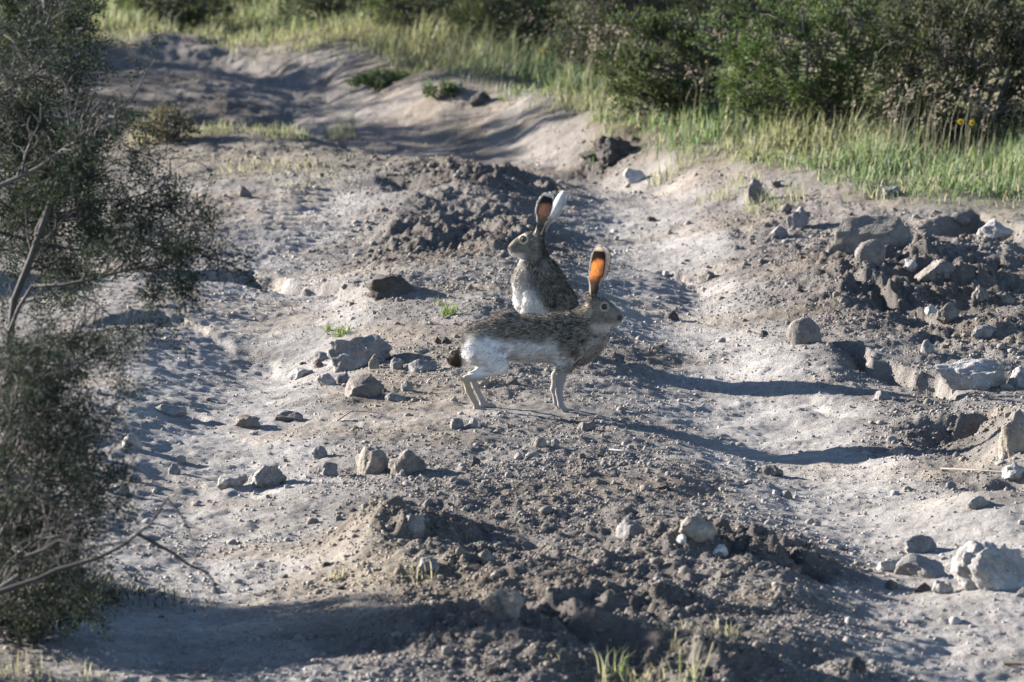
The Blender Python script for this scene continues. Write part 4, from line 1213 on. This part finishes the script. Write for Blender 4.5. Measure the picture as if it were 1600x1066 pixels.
def grass_field():
    r = np.random.default_rng(77); g = Geo()
    n = 330000
    x = r.uniform(-5, 5, n); y = 3.5 + 20 * r.uniform(0, 1, n) ** 1.3
    gs = grass_side(x, y); cl = fbm2(x, y, .35, 301, 3); big = fbm2(x, y, 1.6, 305, 2)
    ok = (np.abs(x) < (y + CAM_D) * .116 + .25) & (gs + .35 * cl > .05) & (r.uniform(size=n) < sstep(-.1, .55, gs + .3 * cl) * (.5 + .5 * sstep(-.35, .2, cl)))
    x, y, gs, cl, big = x[ok], y[ok], gs[ok], cl[ok], big[ok]
    h = (.055 + .11 * sstep(.2, 2.2, gs)) * (.75 + .6 * sstep(-.3, .5, cl)) * r.uniform(.6, 1.35, len(x))
    hue = np.array([.155, .180, .090]) * (1 - .0) + np.clip(big, -.5, .5)[:, None] * np.array([.06, .015, .02])
    blades(g, x, y, ground(x, y), h, r, hue, .0062, .95, (.15, -.02), .19)
    o = link('grass', g.mesh('grass', M_GRASS), kind='stuff'); o['label'] = 'pale green grass covering the verge and bank'
    # seeding stalks
    g = Geo(); n = 3000
    x = r.uniform(-.5, 3.6, n); y = r.uniform(5.5, 11, n); gs = grass_side(x, y)
    ok = (gs > 1.0) & (np.abs(x) < (y + CAM_D) * .116 + .2) & (fbm2(x, y, .8, 311, 2) > -.05); x, y = x[ok], y[ok]; n = len(x)
    h = r.uniform(.20, .40, n)
    blades(g, x, y, ground(x, y), h, r, (.25, .23, .13), .0035, .2, (.12, 0), .6)
    z = ground(x, y); 
    P = np.stack([x + .12 * h, y, z + h * .95], 1); k = 7
    P = np.repeat(P, k, 0) + r.normal(size=(n * k, 3)) * np.array([.010, .010, .022]); D = unit(r.normal(size=(n * k, 3)) * .4 + np.array([.5, 0, .6]))
    g.leaves(P, D, unit(r.normal(size=(n * k, 3))), np.full(n * k, .022), np.full(n * k, .006), np.array([.34, .28, .21]) * r.uniform(.7, 1.2, (n * k, 1)))
    o = link('seeding_grass', g.mesh('seeding_grass', M_STRAW), kind='stuff'); o['label'] = 'tall straw-coloured grass stalks with seed heads before the dark bushes'
grass_field()

def tuft(px, py, rad_px, h_px, n, hue, straw, label, seed, name='grass_tuft', lean=1.0, wid=.004, wind=(.0, 0)):
    r = np.random.default_rng(seed); P, t = hit(px, py); s = scale_at(t)
    rt = root(name, P, label, 'grass tuft', None)
    a = r.uniform(0, 6.28, n); q = rad_px * s * np.sqrt(r.uniform(0, 1, n))
    x, y = np.cos(a) * q, np.sin(a) * q
    g = Geo(); blades(g, x, y, ground(x + P.x, y + P.y) - P.z, h_px * s * r.uniform(.25, 1.15, n), r, hue, wid, lean, wind, straw)
    link('blades', g.mesh('blades', M_GRASS), rt, 'stuff')
GREEN = (.13, .19, .05); DRY = (.30, .265, .19); PALEG = (.18, .195, .105)
for i, a in enumerate([
    (532, 524, 16, 22, 70, GREEN, .1, 'bright green sprig above the big grey rock'),
    (512, 517, 5, 22, 20, GREEN, .2, 'thin green shoots left of the bright green sprig'),
    (702, 492, 12, 30, 60, GREEN, .15, 'green weed left of the sitting hare'),
    (690, 478, 10, 20, 40, PALEG, .4, 'pale grass wisp beside the green weed'),
    (340, 208, 50, 22, 260, PALEG, .35, 'low yellow-green grass strip on the left bank', ),
    (440, 208, 50, 24, 260, PALEG, .35, 'yellow-green grass along the shaded hump of the far road'),
    (530, 215, 26, 44, 90, PALEG, .5, 'taller grass wisps at the right end of the hump'),
    (240, 222, 40, 60, 220, DRY, .8, 'dry brown grass tuft behind the thorn tree branches'),
    (1090, 990, 70, 36, 110, (.17, .165, .11), .55, 'dry grass tuft on the dark earth at the lower right'),
    (1080, 1066, 22, 110, 18, (.30, .30, .16), .5, 'few long bent grass stems at the bottom edge'),
    (960, 1062, 26, 60, 34, (.20, .24, .11), .3, 'green spiky grass at the bottom centre'),
    (985, 1075, 60, 36, 60, (.16, .145, .10), .5, 'dry grass clump below the green spiky grass'),
    (890, 1050, 40, 24, 40, (.14, .15, .09), .4, 'short grass at the bottom left of the green spiky grass'),
    (30, 1060, 60, 60, 60, (.10, .09, .07), .75, 'straw grass clump in the bottom left corner'),
    (120, 1062, 60, 40, 40, (.10, .09, .07), .7, 'short straw grass right of the corner clump'),
    (230, 930, 70, 22, 200, (.035, .045, .022), .15, 'dark green grass in the shade under the bare forked branch'),  # blade hues of this and the next two tufts carry the bush's shade
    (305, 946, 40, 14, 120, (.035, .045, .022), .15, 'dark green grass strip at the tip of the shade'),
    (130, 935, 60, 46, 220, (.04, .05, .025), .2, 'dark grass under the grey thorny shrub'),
    (740, 845, 20, 22, 40, (.16, .17, .10), .5, 'pale tuft behind the left dark hump'),
    (660, 905, 24, 50, 14, DRY, .6, 'thin straw stems on the slope of the left hump'),
    (600, 905, 50, 12, 70, (.22, .19, .14), .6, 'flattened straw left of the middle hump'),
    (420, 265, 80, 22, 200, DRY, .95, 'bleached straw litter on the far left track'),
    (490, 285, 60, 18, 140, DRY, .95, 'bleached straw litter right of the far left track'),
    (1210, 320, 50, 40, 120, PALEG, .45, 'thin grass right of the triangular stone'),
    (1060, 262, 50, 34, 160, PALEG, .4, 'grass clump right of the rugged dark heap'),
    (930, 250, 14, 36, 40, GREEN, .2, 'green stalks in front of the rugged dark heap'),
    (1140, 300, 60, 26, 160, PALEG, .5, 'grass patch left of the triangular stone'),
    (1225, 600, 10, 10, 20, GREEN, .2, 'tiny green shoots beside the hollow'),
    (1408, 763, 9, 8, 20, GREEN, .0, 'tiny bright green plant on the right track'),
    (525, 905, 16, 26, 40, DRY, .8, 'small straw tuft on the pale left track'),
]):
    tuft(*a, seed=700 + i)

# ------------------------------------------------------------------ small things
def stick(pts, rad, label, cat, name, c, m=M_TWIG):
    Q = []
    for px, py, lift in pts:
        P, t = hit(px, py); Q.append(np.array(P) + [0, 0, lift])
    Q = np.array(Q)
    tt = np.linspace(0, len(Q) - 1, 4 * len(Q)); Qs = np.stack([np.interp(tt, np.arange(len(Q)), Q[:, k]) for k in range(3)], 1)
    g = Geo(); g.tube(Qs, rad, rad * .5, np.array(c), 6)
    tag(link(name, g.mesh(name, m, True)), label, cat)
stick([(695, 500, .004), (722, 488, .012), (758, 470, .022), (790, 474, .012), (808, 482, .004)], .0028, 'bleached bent stalk lying left of the sitting hare', 'stick', 'stick', (.40, .34, .27))
stick([(770, 492, .004), (795, 486, .01), (812, 488, .004)], .003, 'short brown stalk right behind the standing hare back', 'stick', 'stick', (.25, .19, .14))
stick([(952, 706, .004), (975, 710, .008), (1004, 714, .004)], .004, 'short white stick on the gravel right of the fore feet', 'stick', 'stick', (.52, .49, .45))
stick([(528, 660, .004), (550, 652, .02), (592, 648, .004)], .0025, 'thin dry stick by the long flat stone', 'stick', 'stick', (.25, .22, .19))
stick([(830, 790, .003), (850, 796, .006), (880, 795, .003)], .0025, 'dark twig on the gravel behind the humps', 'stick', 'stick', (.09, .075, .06))
stick([(1570, 1040, .005), (1600, 1050, .02), (1640, 1056, .02)], .006, 'dark stick entering at the lower right edge', 'stick', 'stick', (.09, .075, .065))
stick([(1470, 735, .005), (1530, 742, .012), (1600, 752, .01)], .003, 'thin twig reaching from the right edge', 'stick', 'stick', (.22, .19, .16))

def flower(px, py, base, label, heads, seed):
    Y = hit(px, base)[0].y
    r = np.random.default_rng(seed); top = np.array(at(px, py, Y)); x, y = top[0], top[1]; z = float(ground(x, y))
    rt = root('yellow_flower', (x, y, z), label, 'flower', 'yellow flowers in the grass')
    for k, (dx, dz) in enumerate(heads):
        tip = np.array([dx, 0, top[2] - z + dz])
        g = Geo(); g.tube(bent((0, 0, 0), tip, r, 6, .05), .003, .002, np.array([.12, .15, .06]), 5)
        link('stem', g.mesh('stem', M_GRASS), rt)
        g = Geo(); n = 11; a = np.arange(n) * 2 * math.pi / n
        D = unit(np.stack([np.cos(a), -.35 * np.ones(n), np.sin(a) * .8], 1)); P = np.tile(tip, (n, 1))
        g.leaves(P, D, np.tile((0., -1., .2), (n, 1)), np.full(n, .015), np.full(n, .010), np.tile((.62, .42, .03), (n, 1)))
        bl = link('blossom', g.mesh('blossom', M_PETAL), rt)
        V, F = ICO[2]; link('flower_centre', np_mesh('flower_centre', V * .005 + tip + [0, -.004, 0], F, np.tile((.30, .15, .02), (len(V), 1)), True, [M_PETAL]), bl)
flower(850, 80, 118, 'yellow flower pair standing before the thin grey twiggy bush', [(0, 0), (-.03, -.03)], 1)
flower(1508, 190, 262, 'yellow flower pair among seed grass before the dark shaded bush', [(-.02, 0), (.03, -.005)], 2)
